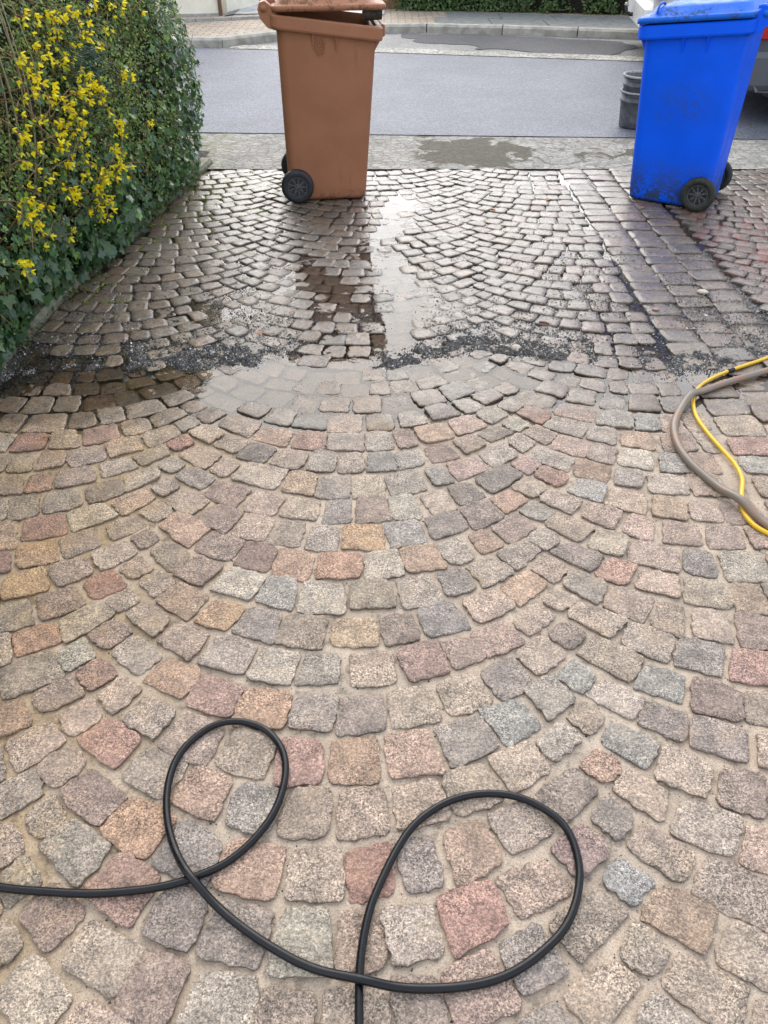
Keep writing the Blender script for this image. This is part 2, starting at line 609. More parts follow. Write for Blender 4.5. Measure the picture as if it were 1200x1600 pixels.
SPECIAL = [((428, 709), (72, 78, 88)), ((407, 860), (112, 78, 76)), ((338, 888), (128, 104, 98)), ((172, 906), (160, 96, 84)), ((538, 880), (192, 136, 106)),
           ((570, 834), (196, 150, 100)), ((475, 876), (190, 148, 122)), ((560, 1345), (172, 110, 98)), ((726, 1398), (176, 116, 108)), ((487, 1180), (180, 128, 120)),
           ((573, 1178), (178, 138, 108)), ((200, 1305), (192, 142, 108)), ((447, 1104), (196, 150, 118)), ((270, 1057), (192, 150, 122)), ((363, 960), (190, 148, 108)),
           ((955, 875), (188, 138, 122)), ((940, 1168), (186, 144, 122)), ((965, 1352), (142, 154, 158)), ((706, 898), (112, 114, 116)), ((780, 1093), (148, 158, 156)),
           ((915, 1033), (154, 162, 158)), ((1060, 995), (122, 124, 124)), ((1098, 868), (112, 114, 118)), ((880, 972), (124, 112, 110)), ((735, 795), (116, 104, 102)),
           ((35, 683), (164, 104, 92)), ((308, 693), (172, 112, 104)), ((150, 690), (178, 128, 116)), ((65, 738), (166, 118, 102)), ((105, 822), (160, 108, 96)),
           ((30, 780), (146, 136, 118)), ((35, 885), (196, 150, 104)), ((15, 935), (204, 160, 104)), ((85, 985), (178, 128, 100)), ((140, 1058), (148, 104, 96)),
           ((85, 940), (136, 112, 104)), ((325, 1080), (172, 128, 120)), ((170, 1175), (190, 136, 122)), ((400, 1375), (192, 150, 128)), ((730, 1520), (172, 140, 130)),
           ((590, 1097), (136, 124, 120)), ((428, 977), (140, 136, 134)), ((640, 1025), (150, 112, 108)), ((755, 727), (178, 146, 140)), ((812, 742), (170, 134, 130)),
           ((660, 1330), (146, 138, 136)), ((825, 1455), (142, 138, 138)), ((560, 1460), (160, 134, 118)), ((60, 1480), (138, 112, 106)), ((240, 1562), (142, 118, 110)),
           ((330, 742), (138, 134, 132)), ((380, 768), (146, 120, 116)), ((515, 760), (150, 144, 138)), ((705, 742), (132, 138, 136)), ((640, 718), (160, 160, 154)),
           ((625, 580), (150, 156, 150)), ((990, 660), (142, 152, 152)), ((910, 765), (160, 164, 160)), ((525, 798), (142, 138, 138)), ((537, 757), (190, 176, 150)),
           ((1120, 1120), (146, 136, 136)), ((990, 1490), (168, 156, 140)), ((905, 1290), (150, 118, 122)), ((345, 1270), (160, 158, 152)), ((275, 1340), (140, 138, 138))]


def stone_mesh_data(quad, zc, gap=0.008, nside=6, fine=True, rough=1.0):
    """an uneven granite sett on the quad: skirt, worn arris, bumpy top"""
    q = np.array(quad, float)
    c = q.mean(0)
    q = q + rng.normal(0, 0.0058 * rough, q.shape)
    # inset edges by the joint
    out = []
    for i in range(4):
        p, pr, nx = q[i], q[i - 1], q[(i + 1) % 4]
        e1 = (p - pr) / (np.linalg.norm(p - pr) + 1e-9)
        e2 = (nx - p) / (np.linalg.norm(nx - p) + 1e-9)
        n1 = np.array([-e1[1], e1[0]])
        n2 = np.array([-e2[1], e2[0]])
        b = n1 + n2
        b = b / max(0.5, b @ b / 2)
        out.append(p + b * gap)
    q = np.array(out)
    lens = [np.linalg.norm(q[(i + 1) % 4] - q[i]) for i in range(4)]
    if min(lens) < 0.02:
        return None
    pts = []
    for i in range(4):
        p, nx, pr = q[i], q[(i + 1) % 4], q[i - 1]
        L = lens[i]
        rc = rng.uniform(0.006, 0.020)
        nrm = np.array([(nx - p)[1], -(nx - p)[0]]) / L
        bow = rng.uniform(-0.001, 0.005)
        ph, fq = rng.uniform(0, 6), rng.uniform(1.5, 3.5)
        a = min(0.4, rc / L)
        for k in range(nside):
            t = a + (1 - 2 * a) * k / (nside - 1)
            d = bow * math.sin(math.pi * t) + 0.0018 * rough * math.sin(fq * 2 * t * math.pi + ph) + rng.normal(0, 0.0014 * rough)
            pts.append(p + (nx - p) * t + nrm * d)
        # rounded corner vertex
        nn = q[(i + 2) % 4]
        mid = (p + (nx - p) * (1 - a)) * 0.5 + (nx + (nn - nx) * min(0.4, rc / lens[(i + 1) % 4])) * 0.5
        pts.append(mid * 0.55 + nx * 0.45 if fine else mid * 0.6 + nx * 0.4)
    P = np.array(pts)
    n = len(P)
    c = P.mean(0)
    tilt = rng.normal(0, 0.018 if fine else 0.012, 2)
    dome = rng.uniform(-0.0005, 0.0022)

    def top(xy):
        r = np.linalg.norm((xy - c), axis=1) / 0.055
        return zc + (xy - c) @ tilt + dome * (1 - r * r) + 0.0028 * (fbm(xy[:, 0], xy[:, 1], 42, 21, 2) - 0.5) * 2
    rings = []
    prof = [(1.0, -0.040, 0.86), (1.0, -0.0060, 0.992), (1.0, -0.0016, 0.998), (1.0, -0.0002, 0.962), (1, 0, 0.78), (1, 0, 0.42)] if fine else [(1, -0.03, 0.9), (1, -0.0040, 1.0), (1, -0.0003, 0.96), (1, 0, 0.6)]
    for (_, dz, s_) in prof:
        xy = c + (P - c) * s_
        rings.append(np.column_stack([xy, top(xy) + dz]))
    V = np.vstack(rings + [np.array([[c[0], c[1], float(top(c[None])[0])]])])
    F = []
    for k in range(len(prof) - 1):
        for i in range(n):
            j = (i + 1) % n
            F.append((k * n + i, k * n + j, (k + 1) * n + j, (k + 1) * n + i))
    last = (len(prof) - 1) * n
    for i in range(n):
        F.append((last + i, last + (i + 1) % n, len(V) - 1))
    return V, F, c


def arc_field(xc, half, x_lo, x_hi, y_lo, y_hi, cols):
    """segmental arches: rows translated along Y, each stone standing square to its arch"""
    quads = []
    rad = half / math.sin(R(45))
    for k in cols:
        cx = xc + 2 * half * k
        rows = []
        y0 = ROW0 - PITCH_ROW * math.ceil((ROW0 - y_lo + rad * 0.3) / PITCH_ROW + 1)
        while y0 < y_hi:
            p = PITCH_ROW if y0 < 2.55 else 0.109
            rows.append((y0, p))
            y0 += p
        for y0, PR in rows:
            small = 1.0 if y0 < 2.55 else 0.82
            tt = [-45.0]
            while tt[-1] < 45:
                fac = (1.0 + 0.10 * abs(math.sin(R(2 * tt[-1])))) * small
                tt.append(tt[-1] + math.degrees(rng.choice([0.095, 0.112, 0.124, 0.132, 0.142, 0.165], p=[.08, .2, .27, .24, .16, .05]) * fac / rad) * rng.uniform(0.95, 1.05))
            s_ = 90 / (tt[-1] + 45) if (tt[-1] - 45) < (tt[-1] - tt[-2]) * 0.5 else 90 / (tt[-2] + 45)
            tt = [-45 + (t + 45) * s_ for t in tt]
            tt = [t for t in tt if t <= 45.01]
            wob = rng.uniform(-0.006, 0.006)

            def pt(t, yy, lean):
                a = R(t)
                x = cx + rad * math.sin(a)
                y = yy + rad * (1 - math.cos(a))
                if lean:
                    L = math.sin(a) * math.cos(a) * PR
                    x2 = x - L
                    s2 = max(-1, min(1, (x2 - cx) / rad))
                    return (x2, yy + rad * (1 - math.cos(math.asin(s2))))
                return (x, y)
            cells = [[pt(a, y0 + wob, 0), pt(b, y0 + wob, 0), pt(b, y0 + PR, 1), pt(a, y0 + PR, 1)] for a, b in zip(tt[:-1], tt[1:])]
            p, yr, xr = PR, y0 + rad * (1 - math.cos(R(45))), cx + half
            # the square stone set cornerwise where two arches meet
            cells.append([(xr, yr), (xr + p / 2, yr + p / 2), (xr, yr + p), (xr - p / 2, yr + p / 2)])
            for q in cells:
                c = np.mean(q, 0)
                if not (y_lo < c[1] < y_hi - 0.01):
                    continue
                lo = x_lo(c[1]) if callable(x_lo) else x_lo
                if not (lo + 0.02 < c[0] < x_hi - 0.02):
                    continue
                q = [(min(max(p[0], lo), x_hi), min(p[1], y_hi)) for p in q]
                quads.append(q)
    return quads


def project(x, y, z=0):
    dz = z - CAM_H
    depth = y * math.cos(PITCH) - dz * math.sin(PITCH)
    v = y * math.sin(PITCH) + dz * math.cos(PITCH)
    if depth < 0.1:
        return None
    return (600 + FPX * x / depth, 800 - FPX * v / depth, depth)


SOIL_SHADE_TINT = np.array((0.13, 0.085, 0.05))  # darkens the flanks: soil, plus the crevice shade put into the colour


def soil_shaded(col, V, fine):
    """soil brown and painted joint shade on the hewn flanks below the worn top"""
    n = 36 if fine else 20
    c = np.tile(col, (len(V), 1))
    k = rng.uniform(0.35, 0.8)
    c[:2 * n] = c[:2 * n] * (1 - k) + SOIL_SHADE_TINT * k
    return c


def lay_stones(quads, parent, name, n_parts, gap=0.0066, special=True):
    items = []
    for q in quads:
        c = np.mean(q, 0)
        pr = project(c[0], c[1])
        seen = pr is not None and -40 < pr[0] < 1240 and -20 < pr[1] < 1640
        area = 0
        if pr is not None:
            area = 1 / pr[2] ** 3
        items.append([q, c, seen, area, pr])
    order = sorted([i for i, it in enumerate(items) if it[2]], key=lambda i: -items[i][3])
    single = set(order[:n_parts])
    cols = []
    for it in items:
        col = tone(PAL[rng.choice(len(PAL), p=_pw)][0]) * rng.uniform(0.84, 1.14)
        col = col * (1 + rng.normal(0, 0.012, 3))
        cols.append(col)
    if special:
        cen = np.array([it[1] for it in items])
        used = set()
        for (px, py), rgb in SPECIAL:
            g = np.array(gp(px, py))
            d = np.linalg.norm(cen - g, axis=1)
            for i in np.argsort(d):
                if i not in used and d[i] < 0.13:
                    used.add(i)
                    cols[i] = tone(rgb, 0.54)
                    break
    rest = MB()
    cs = []
    for i, it in enumerate(items):
        q, c = it[0], it[1]
        zc = float(H(c[0], c[1])) + rng.normal(0, 0.0016 + 0.0016 * float(sst(2.4, 2.7, c[1]) * (1 - sst(3.0, 3.3, c[1]))))
        one = i in single
        near = it[4] is not None and it[4][2] < 3.4
        d = stone_mesh_data(q, zc, gap * rng.uniform(0.7, 1.25) * (1.0 - 0.58 * float(sst(2.6, 3.6, c[1]))), 8 if near else 4, near)
        if d is None:
            continue
        V, F, cc = d
        if one:
            V = V - np.array([cc[0], cc[1], 0])
            o = obj(name, V, F, M_STONE, parent, True, soil_shaded(cols[i], V, near))
            o.location = (cc[0], cc[1], 0)
        else:
            rest.add(V, F)
            cs.append(soil_shaded(cols[i], V, near))
    if rest.v:
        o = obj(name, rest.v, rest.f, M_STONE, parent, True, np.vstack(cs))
        o['kind'] = 'stuff'


def grid(x0, x1, y0, y1, step, zf):
    xs = np.linspace(x0, x1, int((x1 - x0) / step) + 1)
    ys = np.linspace(y0, y1, int((y1 - y0) / step) + 1)
    X, Y = np.meshgrid(xs, ys)
    Z = zf(X, Y)
    V = np.column_stack([X.ravel(), Y.ravel(), Z.ravel()])
    nx = len(xs)
    F = [(j * nx + i, j * nx + i + 1, (j + 1) * nx + i + 1, (j + 1) * nx + i) for j in range(len(ys) - 1) for i in range(nx - 1)]
    return V, F


# ground far and wide
G = 260
structure(obj('ground', [(-G, -G, -0.09), (G, -G, -0.09), (G, G, -0.09), (-G, G, -0.09)], [(0, 1, 2, 3)], M_GROUND))

# own driveway
V, F = grid(-1.72, EDGE_R, -1.1, FAR_Y, 0.0095, bed)
driveway = structure(obj('driveway', V, F, M_SAND, None, True))
own_quads = arc_field(XC, HALF, lambda y: float(kerb_x(y)), EDGE_R - 0.004, -1.0, FAR_Y, (-1, 0, 1))
lay_stones(own_quads, driveway, 'cobblestone', 300)

# neighbouring drive: three stretcher courses, then arches again
SIDE_X = 4.6
V, F = grid(EDGE_R, SIDE_X, -1.1, FAR_Y, 0.016, bed)
side_drive = structure(obj('side_driveway', V, F, M_SAND, None, True))
quads = []
for cidx in range(3):
    xa = EDGE_R + 0.006 + cidx * 0.172
    y = -1.0 + rng.uniform(0, 0.1)
    while y < FAR_Y - 0.05:
        L = rng.uniform(0.10, 0.155)
        y2 = min(y + L, FAR_Y)
        quads.append([(xa, y), (xa + 0.172, y), (xa + 0.172, y2), (xa, y2)])
        y = y2
quads += arc_field(EDGE_R + 0.53 + 0.6, 0.6, EDGE_R + 0.53, SIDE_X, -1.0, FAR_Y, (0, 1, 2))
lay_stones(quads, side_drive, 'paving_stone', 300, special=False)

# puddle sheet
xs = [(-1.56, 2.36), (1.3, 2.36), (3.6, 2.45), (3.6, 5.66), (-1.22, 5.66), (-1.5, 3.6)]
pw = structure(obj('puddle_water', [(x, y, WATER_Z) for x, y in xs], [tuple(range(len(xs)))], M_WATER))

# pavement strip, road, far side
def sheet(name, pts, z, mat, kind='structure'):
    o = obj(name, [(p[0], p[1], z) for p in pts], [tuple(range(len(pts)))], mat)
    return structure(o, kind)


def near_edge(x):
    return 6.66 - 0.07 * x


def far_edge(x):
    return float(np.interp(x, [-40, -2.2, 0, 2.9, 40], [12.5, 10.93, 10.6, 10.0, 6.0 + 1.5]))


V, F = grid(-1.30, 12, FAR_Y + 0.002, 6.85, 0.05, lambda X, Y: 0.004 * (fbm(X, Y, 3, 4) - 0.5) - 0.003)
structure(obj('pavement', V, F, M_MOSAIC))
sheet('pavement', [(-30, 5.9), (-1.30, 5.9), (-1.30, near_edge(-1.3)), (-30, near_edge(-1.3) + 1.5)], -0.004, M_MOSAIC)
sheet('road', [(-40, near_edge(-1.3) + 2.2), (-1.3, near_edge(-1.3)), (12, near_edge(12) + 0.3), (40, 5.5), (40, 7.5), (2.9, 10.0), (0, 10.6), (-2.2, 10.93), (-40, 12.9)], 0.003, M_ROAD)
# thin dark seam along the near edge of the asphalt comes from the 1 cm step
ke = [(-9, 11.3), (-4.0, 11.05), (-2.6, 10.98), (-2.0, 10.97), (-1.41, 11.5), (-0.7, 12.0), (0, 12.28), (1.7, 12.0), (3.3, 11.62), (6.0, 11.0), (12, 9.7)]
kx, ky = [p[0] for p in ke], [p[1] for p in ke]
lane = [(-2.0, 10.86)] + [(x, far_edge(x) - 0.02) for x in np.linspace(-1.8, 12, 15)] + [(x, float(np.interp(x, kx, ky)) + 0.05) for x in np.linspace(12, -2.0, 30)]
sheet('parking_lane', lane, 0.0005, M_LANE)
gut = []
for s_ in (0, 1):
    xs_ = np.linspace(-1.9, 12, 60)
    for x in (xs_ if s_ == 0 else xs_[::-1]):
        gut.append((x, far_edge(x) + (-0.03 if s_ == 0 else 0.30 + 0.12 * (fbm(x, 3, 1.5, 2) - 0.5))))
sheet('gutter', gut, 0.0085, M_GUTTER)


def blob(pts, amp, n=8):
    P = smooth_path([(*p, 0) for p in pts] + [(*pts[0], 0)], n)
    return [(p[0] + amp * (vnoise(p[0], p[1], 6, 3) - 0.5), p[1] + amp * 0.6 * (vnoise(p[0], p[1], 6, 4) - 0.5)) for p in P[:-1]]


sheet('asphalt_patch', blob([gp(632, 53), (gp(760, 56)), gp(840, 60), gp(790, 72), gp(700, 69), gp(650, 66)], 0.2), 0.0045, M_PATCH)
sheet('asphalt_patch', blob([gp(800, 58), gp(900, 62), gp(985, 68), gp(960, 86), gp(880, 88), gp(790, 78), gp(740, 76)], 0.25), 0.0065, M_PATCH)

# far pavement, kerbstones, slabs
fp = [(x, float(np.interp(x, kx, ky)) + 0.13) for x in np.linspace(-9, 12, 70)]
sheet('far_pavement', fp + [(12, 16), (-9, 16)], 0.088, M_CLINKER)
far_kerb = thing('far_kerb', 'long grey concrete kerb on the far side of the street', 'kerb')
P = [np.array(p) for p in fp]
seg = 0
acc = [np.array([x, float(np.interp(x, kx, ky))]) for x in np.linspace(-6, 10, 400)]
run, start = 0, 0
for i in range(1, len(acc)):
    run += np.linalg.norm(acc[i] - acc[i - 1])
    if run >= 0.98:
        a, b = acc[start], acc[i]
        d = (b - a) / np.linalg.norm(b - a)
        nrm = np.array([-d[1], d[0]])
        a2, b2 = a + d * 0.006, b - d * 0.006
        prof = [(-0.0, -0.06), (0.0, 0.075), (0.025, 0.10), (0.14, 0.102), (0.14, -0.06)]
        rings = [[(*(p + nrm * u), z) for (u, z) in prof] for p in (a2, b2)]
        mb = MB().loft(rings, True, True)
        mb.build('kerbstone', M_KERB, far_kerb)
        run, start = 0, i
# dark slabs right of the clinker crossing
slabs = structure(bpy.data.objects.new('far_footway', None))
COL.objects.link(slabs)
for ix in range(12):
    for iy in range(2):
        x0 = 0.72 + ix * 0.75 + iy * 0.2
        yb = float(np.interp(x0 + 0.37, kx, ky)) + 0.15
        y0 = yb + iy * 0.62
        mb = MB()
        yl = float(np.interp(x0, kx, ky)) + 0.15 + iy * 0.62
        yr = float(np.interp(x0 + 0.74, kx, ky)) + 0.15 + iy * 0.62
        z = 0.098 + rng.uniform(0, 0.006)
        vs = [(x0, yl), (x0 + 0.738, yr), (x0 + 0.738, yr + 0.61), (x0, yl + 0.61)]
        mb.loft([[(*v, 0.05) for v in vs], [(*v, z - 0.004) for v in vs], [(v[0] + (0.004 if i in (0, 3) else -0.004), v[1] + (0.004 if i < 2 else -0.004), z) for i, v in enumerate(vs)]], False, True)
        mb.build('slab', M_SLAB, slabs)

# ------------------------------------------------------------------ grit washed together by the water
RIDGE = [gp(-60, 590), gp(0, 585), gp(150, 572), gp(280, 562), gp(400, 560), gp(470, 545), gp(530, 548), gp(600, 575), gp(650, 560), gp(720, 543),
         gp(830, 548), gp(950, 563), gp(1050, 572), gp(1130, 562), gp(1300, 540)]
rx_, ry_ = np.array([p[0] for p in RIDGE]), np.array([p[1] for p in RIDGE])


def ridge_mask(x, y):
    yr = np.interp(x, rx_, ry_) + 0.10 * (fbm(x, y, 5, 31) - 0.5)
    wd = 0.06 + 0.12 * vnoise(x, y, 2.3, 33) + 0.06 * sst(-0.7, -1.3, x)
    dy = y - yr
    m = np.exp(-(dy / np.where(dy > 0, wd * 1.3, wd * 0.55)) ** 2)
    gap = 1 - np.exp(-((x + 0.19) / 0.15) ** 4)
    return m * gap * (0.25 + 1.1 * fbm(x, y, 8, 35)) * (0.15 + 1.7 * np.clip(fbm(x, y, 20, 57) - 0.12, 0, 1))


def grit_density(x, y):
    d = ridge_mask(x, y)
    d = d + 0.72 * sst(2.95, 3.1, y) * (1 - sst(3.2, 3.9, y)) * sst(0.40, 0.62, fbm(x, y, 4.5, 41))
    d = d + 0.26 * sst(3.0, 3.3, y) * (1 - sst(3.9, 4.9, y)) * sst(0.45, 0.6, fbm(x, y, 9, 44))
    d = d + 0.22 * sst(0.55, 0.9, x) * sst(3.0, 3.2, y) * (1 - sst(3.6, 4.4, y))
    d = d + 0.8 * np.exp(-((x + 1.45) / 0.3) ** 2 - ((y - 2.8) / 0.25) ** 2) * (fbm(x, y, 7, 46))
    return np.clip(d, 0, 1.3)


V, F = grid(-1.6, 3.0, 2.55, 3.45, 0.012, lambda X, Y: H(X, Y) - 0.016 + 0.026 * np.clip(ridge_mask(X, Y), 0, 1.0) + 0.006 * (fbm(X, Y, 30, 37) - 0.5))
structure(obj('wet_silt', V, F, M_SILT, None, True), 'stuff')
N = 170000
gx = rng.uniform(-1.62, 2.4, N)
gy = 2.62 + 2.2 * rng.random(N) ** 1.3
keep = rng.random(N) < grit_density(gx, gy) * 0.85
gx, gy = gx[keep], gy[keep]
# more on the crest itself
N = 60000
hx = rng.uniform(-1.62, 2.4, N)
hy = np.interp(hx, rx_, ry_) + rng.normal(0.03, 0.09, N)
keep = rng.random(N) < ridge_mask(hx, hy)
gx = np.concatenate([gx, hx[keep]])
gy = np.concatenate([gy, hy[keep]])
nG = len(gx)
rm = np.clip(ridge_mask(gx, gy), 0, 1.1)
gz = np.maximum(H(gx, gy) - 0.002, H(gx, gy) - 0.016 + 0.026 * np.minimum(rm, 1)) + rng.uniform(-0.001, 0.003, nG)
gs_ = rng.lognormal(math.log(0.0024), 0.42, nG).clip(0.0012, 0.007) * (1 + 0.35 * np.clip(rm, 0, 1))
octv = np.array([(1, 0, 0), (0, 1, 0), (-1, 0, 0), (0, -1, 0), (0, 0, 1), (0, 0, -1)], float)
octf = [(0, 1, 4), (1, 2, 4), (2, 3, 4), (3, 0, 4), (1, 0, 5), (2, 1, 5), (3, 2, 5), (0, 3, 5)]
ang = rng.uniform(0, 6.28, nG)
jit = rng.uniform(0.55, 1.35, (nG, 6, 1)) * octv[None]
ca, sa = np.cos(ang)[:, None], np.sin(ang)[:, None]
Vx = (jit[:, :, 0] * ca - jit[:, :, 1] * sa) * gs_[:, None] + gx[:, None]
Vy = (jit[:, :, 0] * sa + jit[:, :, 1] * ca) * gs_[:, None] * 0.9 + gy[:, None]
Vz = jit[:, :, 2] * gs_[:, None] * 0.8 + gz[:, None]
GV = np.stack([Vx, Vy, Vz], -1).reshape(-1, 3)
GF = (np.array(octf)[None] + (np.arange(nG) * 6)[:, None, None]).reshape(-1, 3)
tones = np.array([(0.022, 0.022, 0.023), (0.05, 0.048, 0.046), (0.11, 0.10, 0.095), (0.20, 0.18, 0.16), (0.62, 0.60, 0.58)])
gc = tones[rng.choice(5, nG, p=[0.40, 0.30, 0.17, 0.08, 0.05])] * rng.uniform(0.7, 1.25, (nG, 1)) * np.array((1.06, 0.98, 0.88))
structure(obj('wet_grit', GV, GF.tolist(), M_GRIT, None, False, np.repeat(gc, 6, 0)), 'stuff')

N = 26000
jx, jy = rng.uniform(-1.5, 1.9, N), 0.35 + 2.3 * rng.random(N) ** 1.15
jz = bed(jx, jy) + 0.0006
js = rng.lognormal(math.log(0.0011), 0.45, N).clip(0.0006, 0.0035)
jit = rng.uniform(0.55, 1.35, (N, 6, 1)) * octv[None] * js[:, None, None]
JV = (jit + np.stack([jx, jy, jz], -1)[:, None, :]).reshape(-1, 3)
JF = (np.array(octf)[None] + (np.arange(N) * 6)[:, None, None]).reshape(-1, 3)
jt = np.array([(0.09, 0.07, 0.05), (0.22, 0.17, 0.12), (0.42, 0.34, 0.26), (0.55, 0.47, 0.38), (0.05, 0.045, 0.04)])
m = Mat('dry_crumbs')
M_CRUMB = m.set(color=m.attr(), rough=0.85)
structure(obj('sand_crumbs', JV, JF.tolist(), M_CRUMB, None, False, np.repeat(jt[rng.choice(5, N, p=[.2, .3, .25, .1, .15])], 6, 0)), 'stuff')

# cushions of moss in the joints by the hedge and the brown bin
MP = []
for q in own_quads:
    c = np.mean(q, 0)
    dens = math.exp(-((c[0] + 0.95) / 0.42) ** 2 - ((c[1] - 5.35) / 0.50) ** 2) + 0.55 * math.exp(-((c[0] - kerb_x(c[1])) / 0.22) ** 2) * float(sst(3.2, 3.8, c[1]))
    for i in range(4):
        if rng.random() < dens * 1.1 * float(sst(0.35, 0.6, fbm(c[0], c[1], 3, 99))):
            a, b = np.array(q[i]), np.array(q[(i + 1) % 4])
            for t in rng.uniform(0.02, 0.98, 16):
                p = a + (b - a) * t + rng.normal(0, 0.0028, 2)
                MP.append((p[0], p[1], float(H(p[0], p[1])) - 0.004 + rng.uniform(0, 0.003)))
MP = np.array(MP)
N = len(MP)
jit = rng.uniform(0.7, 1.3, (N, 6, 1)) * octv[None] * rng.uniform(0.0035, 0.0075, (N, 1, 1)) * np.array([1, 1, 0.75])
MV = (jit + MP[:, None, :]).reshape(-1, 3)
MF = (np.array(octf)[None] + (np.arange(N) * 6)[:, None, None]).reshape(-1, 3)
mc = np.array([(0.15, 0.17, 0.03), (0.24, 0.24, 0.045), (0.09, 0.12, 0.025)])[rng.choice(3, N)]
m = Mat('joint_moss')
M_MOSS = m.set(color=m.attr(), rough=0.85)
structure(obj('joint_moss', MV, MF.tolist(), M_MOSS, None, False, np.repeat(mc, 6, 0)), 'stuff')

# a few loose things on the paving
def pebble(name, px, py, s, mat, label, cat, flat=0.6, group=None):
    x, y = gp(px, py)
    z = float(H(x, y)) + s * flat * 0.6
    mb = MB()
    rings = []
    for k, (h, r_) in enumerate(((-0.9, 0.45), (-0.4, 0.9), (0.2, 1.0), (0.7, 0.7), (0.95, 0.25))):
        rings.append([(s * r_ * math.cos(a) * rng.uniform(0.85, 1.15), s * 0.75 * r_ * math.sin(a) * rng.uniform(0.85, 1.15), s * flat * h) for a in np.linspace(0, 2 * math.pi, 9)[:-1]])
    mb.loft(rings, True, True)
    o = mb.build(name, mat, None, True)
    o.location = (x, y, z)
    return tag(o, label, cat, group)


M_PALE = plain('pale_stone', (0.50, 0.43, 0.33), 0.6, 0.25, 60, 0.3)
M_PINK = plain('pink_stone', (0.40, 0.24, 0.19), 0.6, 0.25, 60, 0.3)
pebble('pebble', 806, 545, 0.026, M_PALE, 'flat pale pebble lying on the dark ridge of grit', 'pebble')
pebble('pebble', 1097, 459, 0.030, M_PALE, 'cream coloured chip of stone below the blue bin', 'pebble', 0.35)
pebble('pebble', 1024, 485, 0.016, M_PINK, 'small pink chip of stone on the wet border courses', 'pebble', 0.5)
m = Mat('dead_leaf')
M_DEAD = m.set(color=m.scale(m.mix(m.noise(40, 3, 0.6, m.objpos()), (0.42, 0.17, 0.06), (0.30, 0.15, 0.08)), 1.0), rough=0.45)


def dead_leaf(px, py, s, rz, label):
    x, y = gp(px, py)
    pr = [(-1, 0), (-0.5, 0.42), (0.1, 0.5), (0.6, 0.3), (1, 0), (0.6, -0.3), (0.1, -0.5), (-0.5, -0.42)]
    vs = [(s * a, s * b, s * (0.45 * abs(b) + 0.12 * a * a)) for a, b in pr] + [(s * a, s * b, s * (0.45 * abs(b) + 0.12 * a * a) + 0.001) for a, b in pr] + [(0, 0, 0), (0, 0, 0.001)]
    fs = [((i + 1) % 8, i, 16) for i in range(8)] + [(8 + i, 8 + (i + 1) % 8, 17) for i in range(8)] + [(i, (i + 1) % 8, 8 + (i + 1) % 8, 8 + i) for i in range(8)]
    o = obj('fallen_leaf', vs, fs, M_DEAD)
    o.location = (x, y, float(H(x, y)) + 0.003)
    o.rotation_euler = (0, 0, rz)
    tag(o, label, 'leaf')


dead_leaf(1001, 327, 0.030, 0.5, 'orange dead leaf at the front foot of the blue bin')
dead_leaf(770, 328, 0.026, 2.2, 'reddish dead leaf on wet cobbles, left of the orange one by the border')
dead_leaf(856, 314, 0.026, 1.0, 'orange dead leaf beside the straight border courses')
dead_leaf(406, 521, 0.022, 0.2, 'orange dead leaf on the wet cobbles left of the puddle')
x, y = gp(850, 505)
o = MB().tube([(-0.022, 0.008, 0.006), (0, 0, 0.008), (0.022, -0.010, 0.006)], [0.004, 0.005, 0.003], 6).build('twig', plain('red_twig', (0.22, 0.06, 0.04), 0.5))
o.location = (x, y, float(H(x, y)))
tag(o, 'short red brown twig lying just beyond the grit ridge', 'twig')

# ------------------------------------------------------------------ hoses
M_BLACKRUB = plain('black_rubber', (0.005, 0.005, 0.006), 0.30, 0.2, 80, 0.12, spec=0.32, bdist=0.001)


def hose(px, r, mat, name, label, over=(), n=7, sides=10, parent=None):
    pts = []
    for (a, b) in px:
        x, y = gp(a, b, r)
        pts.append((x, y, 0))
    P = smooth_path(pts, n)
    out = []
    for k, p in enumerate(P):
        p = p + np.array([0.006 * (float(vnoise(k * 0.11, 3.0, 1, 7)) - 0.5), 0.006 * (float(vnoise(k * 0.11, 9.0, 1, 8)) - 0.5), 0])
        s_ = [float(H(p[0] + dx, p[1] + dy)) for dx, dy in ((0, 0), (0.03, 0), (-0.03, 0), (0, 0.03), (0, -0.03))]
        z = max(s_) + r + 0.0015
        for (ox, oy, hh) in over:
            gx_, gy_ = gp(ox, oy, r)
            d = math.hypot(p[0] - gx_, p[1] - gy_)
            idx = k / len(P)
            z += hh[0] * math.exp(-(d / hh[1]) ** 2) if hh[2] <= idx <= hh[3] else 0
        out.append((p[0], p[1], z))
    o = MB().tube(out, r, sides).build(name, mat, parent, True)
    return tag(o, label, 'hose'), out


BLACK = [(-160, 1360), (-80, 1372), (0, 1385), (60, 1393), (130, 1397), (200, 1393), (260, 1383), (305, 1370), (355, 1347), (400, 1309), (432, 1262), (446, 1212), (441, 1172), (416, 1141),
         (375, 1128), (335, 1134), (301, 1156), (276, 1190), (263, 1232), (263, 1278), (275, 1326), (300, 1375), (342, 1421), (402, 1467), (470, 1506), (545, 1531), (620, 1544), (700, 1545),
         (770, 1533), (828, 1505), (873, 1462), (899, 1412), (905, 1361), (893, 1313), (866, 1276), (826, 1251), (780, 1240), (730, 1243), (686, 1259), (645, 1291), (611, 1341), (586, 1401),
         (571, 1461), (564, 1521), (562, 1600), (564, 1700), (570, 1820)]
hose(BLACK, 0.0083, M_BLACKRUB, 'black_hose', 'black rubber pressure washer hose lying in two loops on the cobbles', over=[(298, 1377, (0.017, 0.055, 0.42, 0.52)), (563, 1534, (0.017, 0.055, 0.5, 0.66))])
m = Mat('yellow_hose')
M_YELLOW = m.set(color=m.mix(m.rng(m.noise(18, 4, 0.6), 0.5, 0.7, 0, 0.35), (0.72, 0.44, 0.012), (0.42, 0.27, 0.03)), rough=0.35)
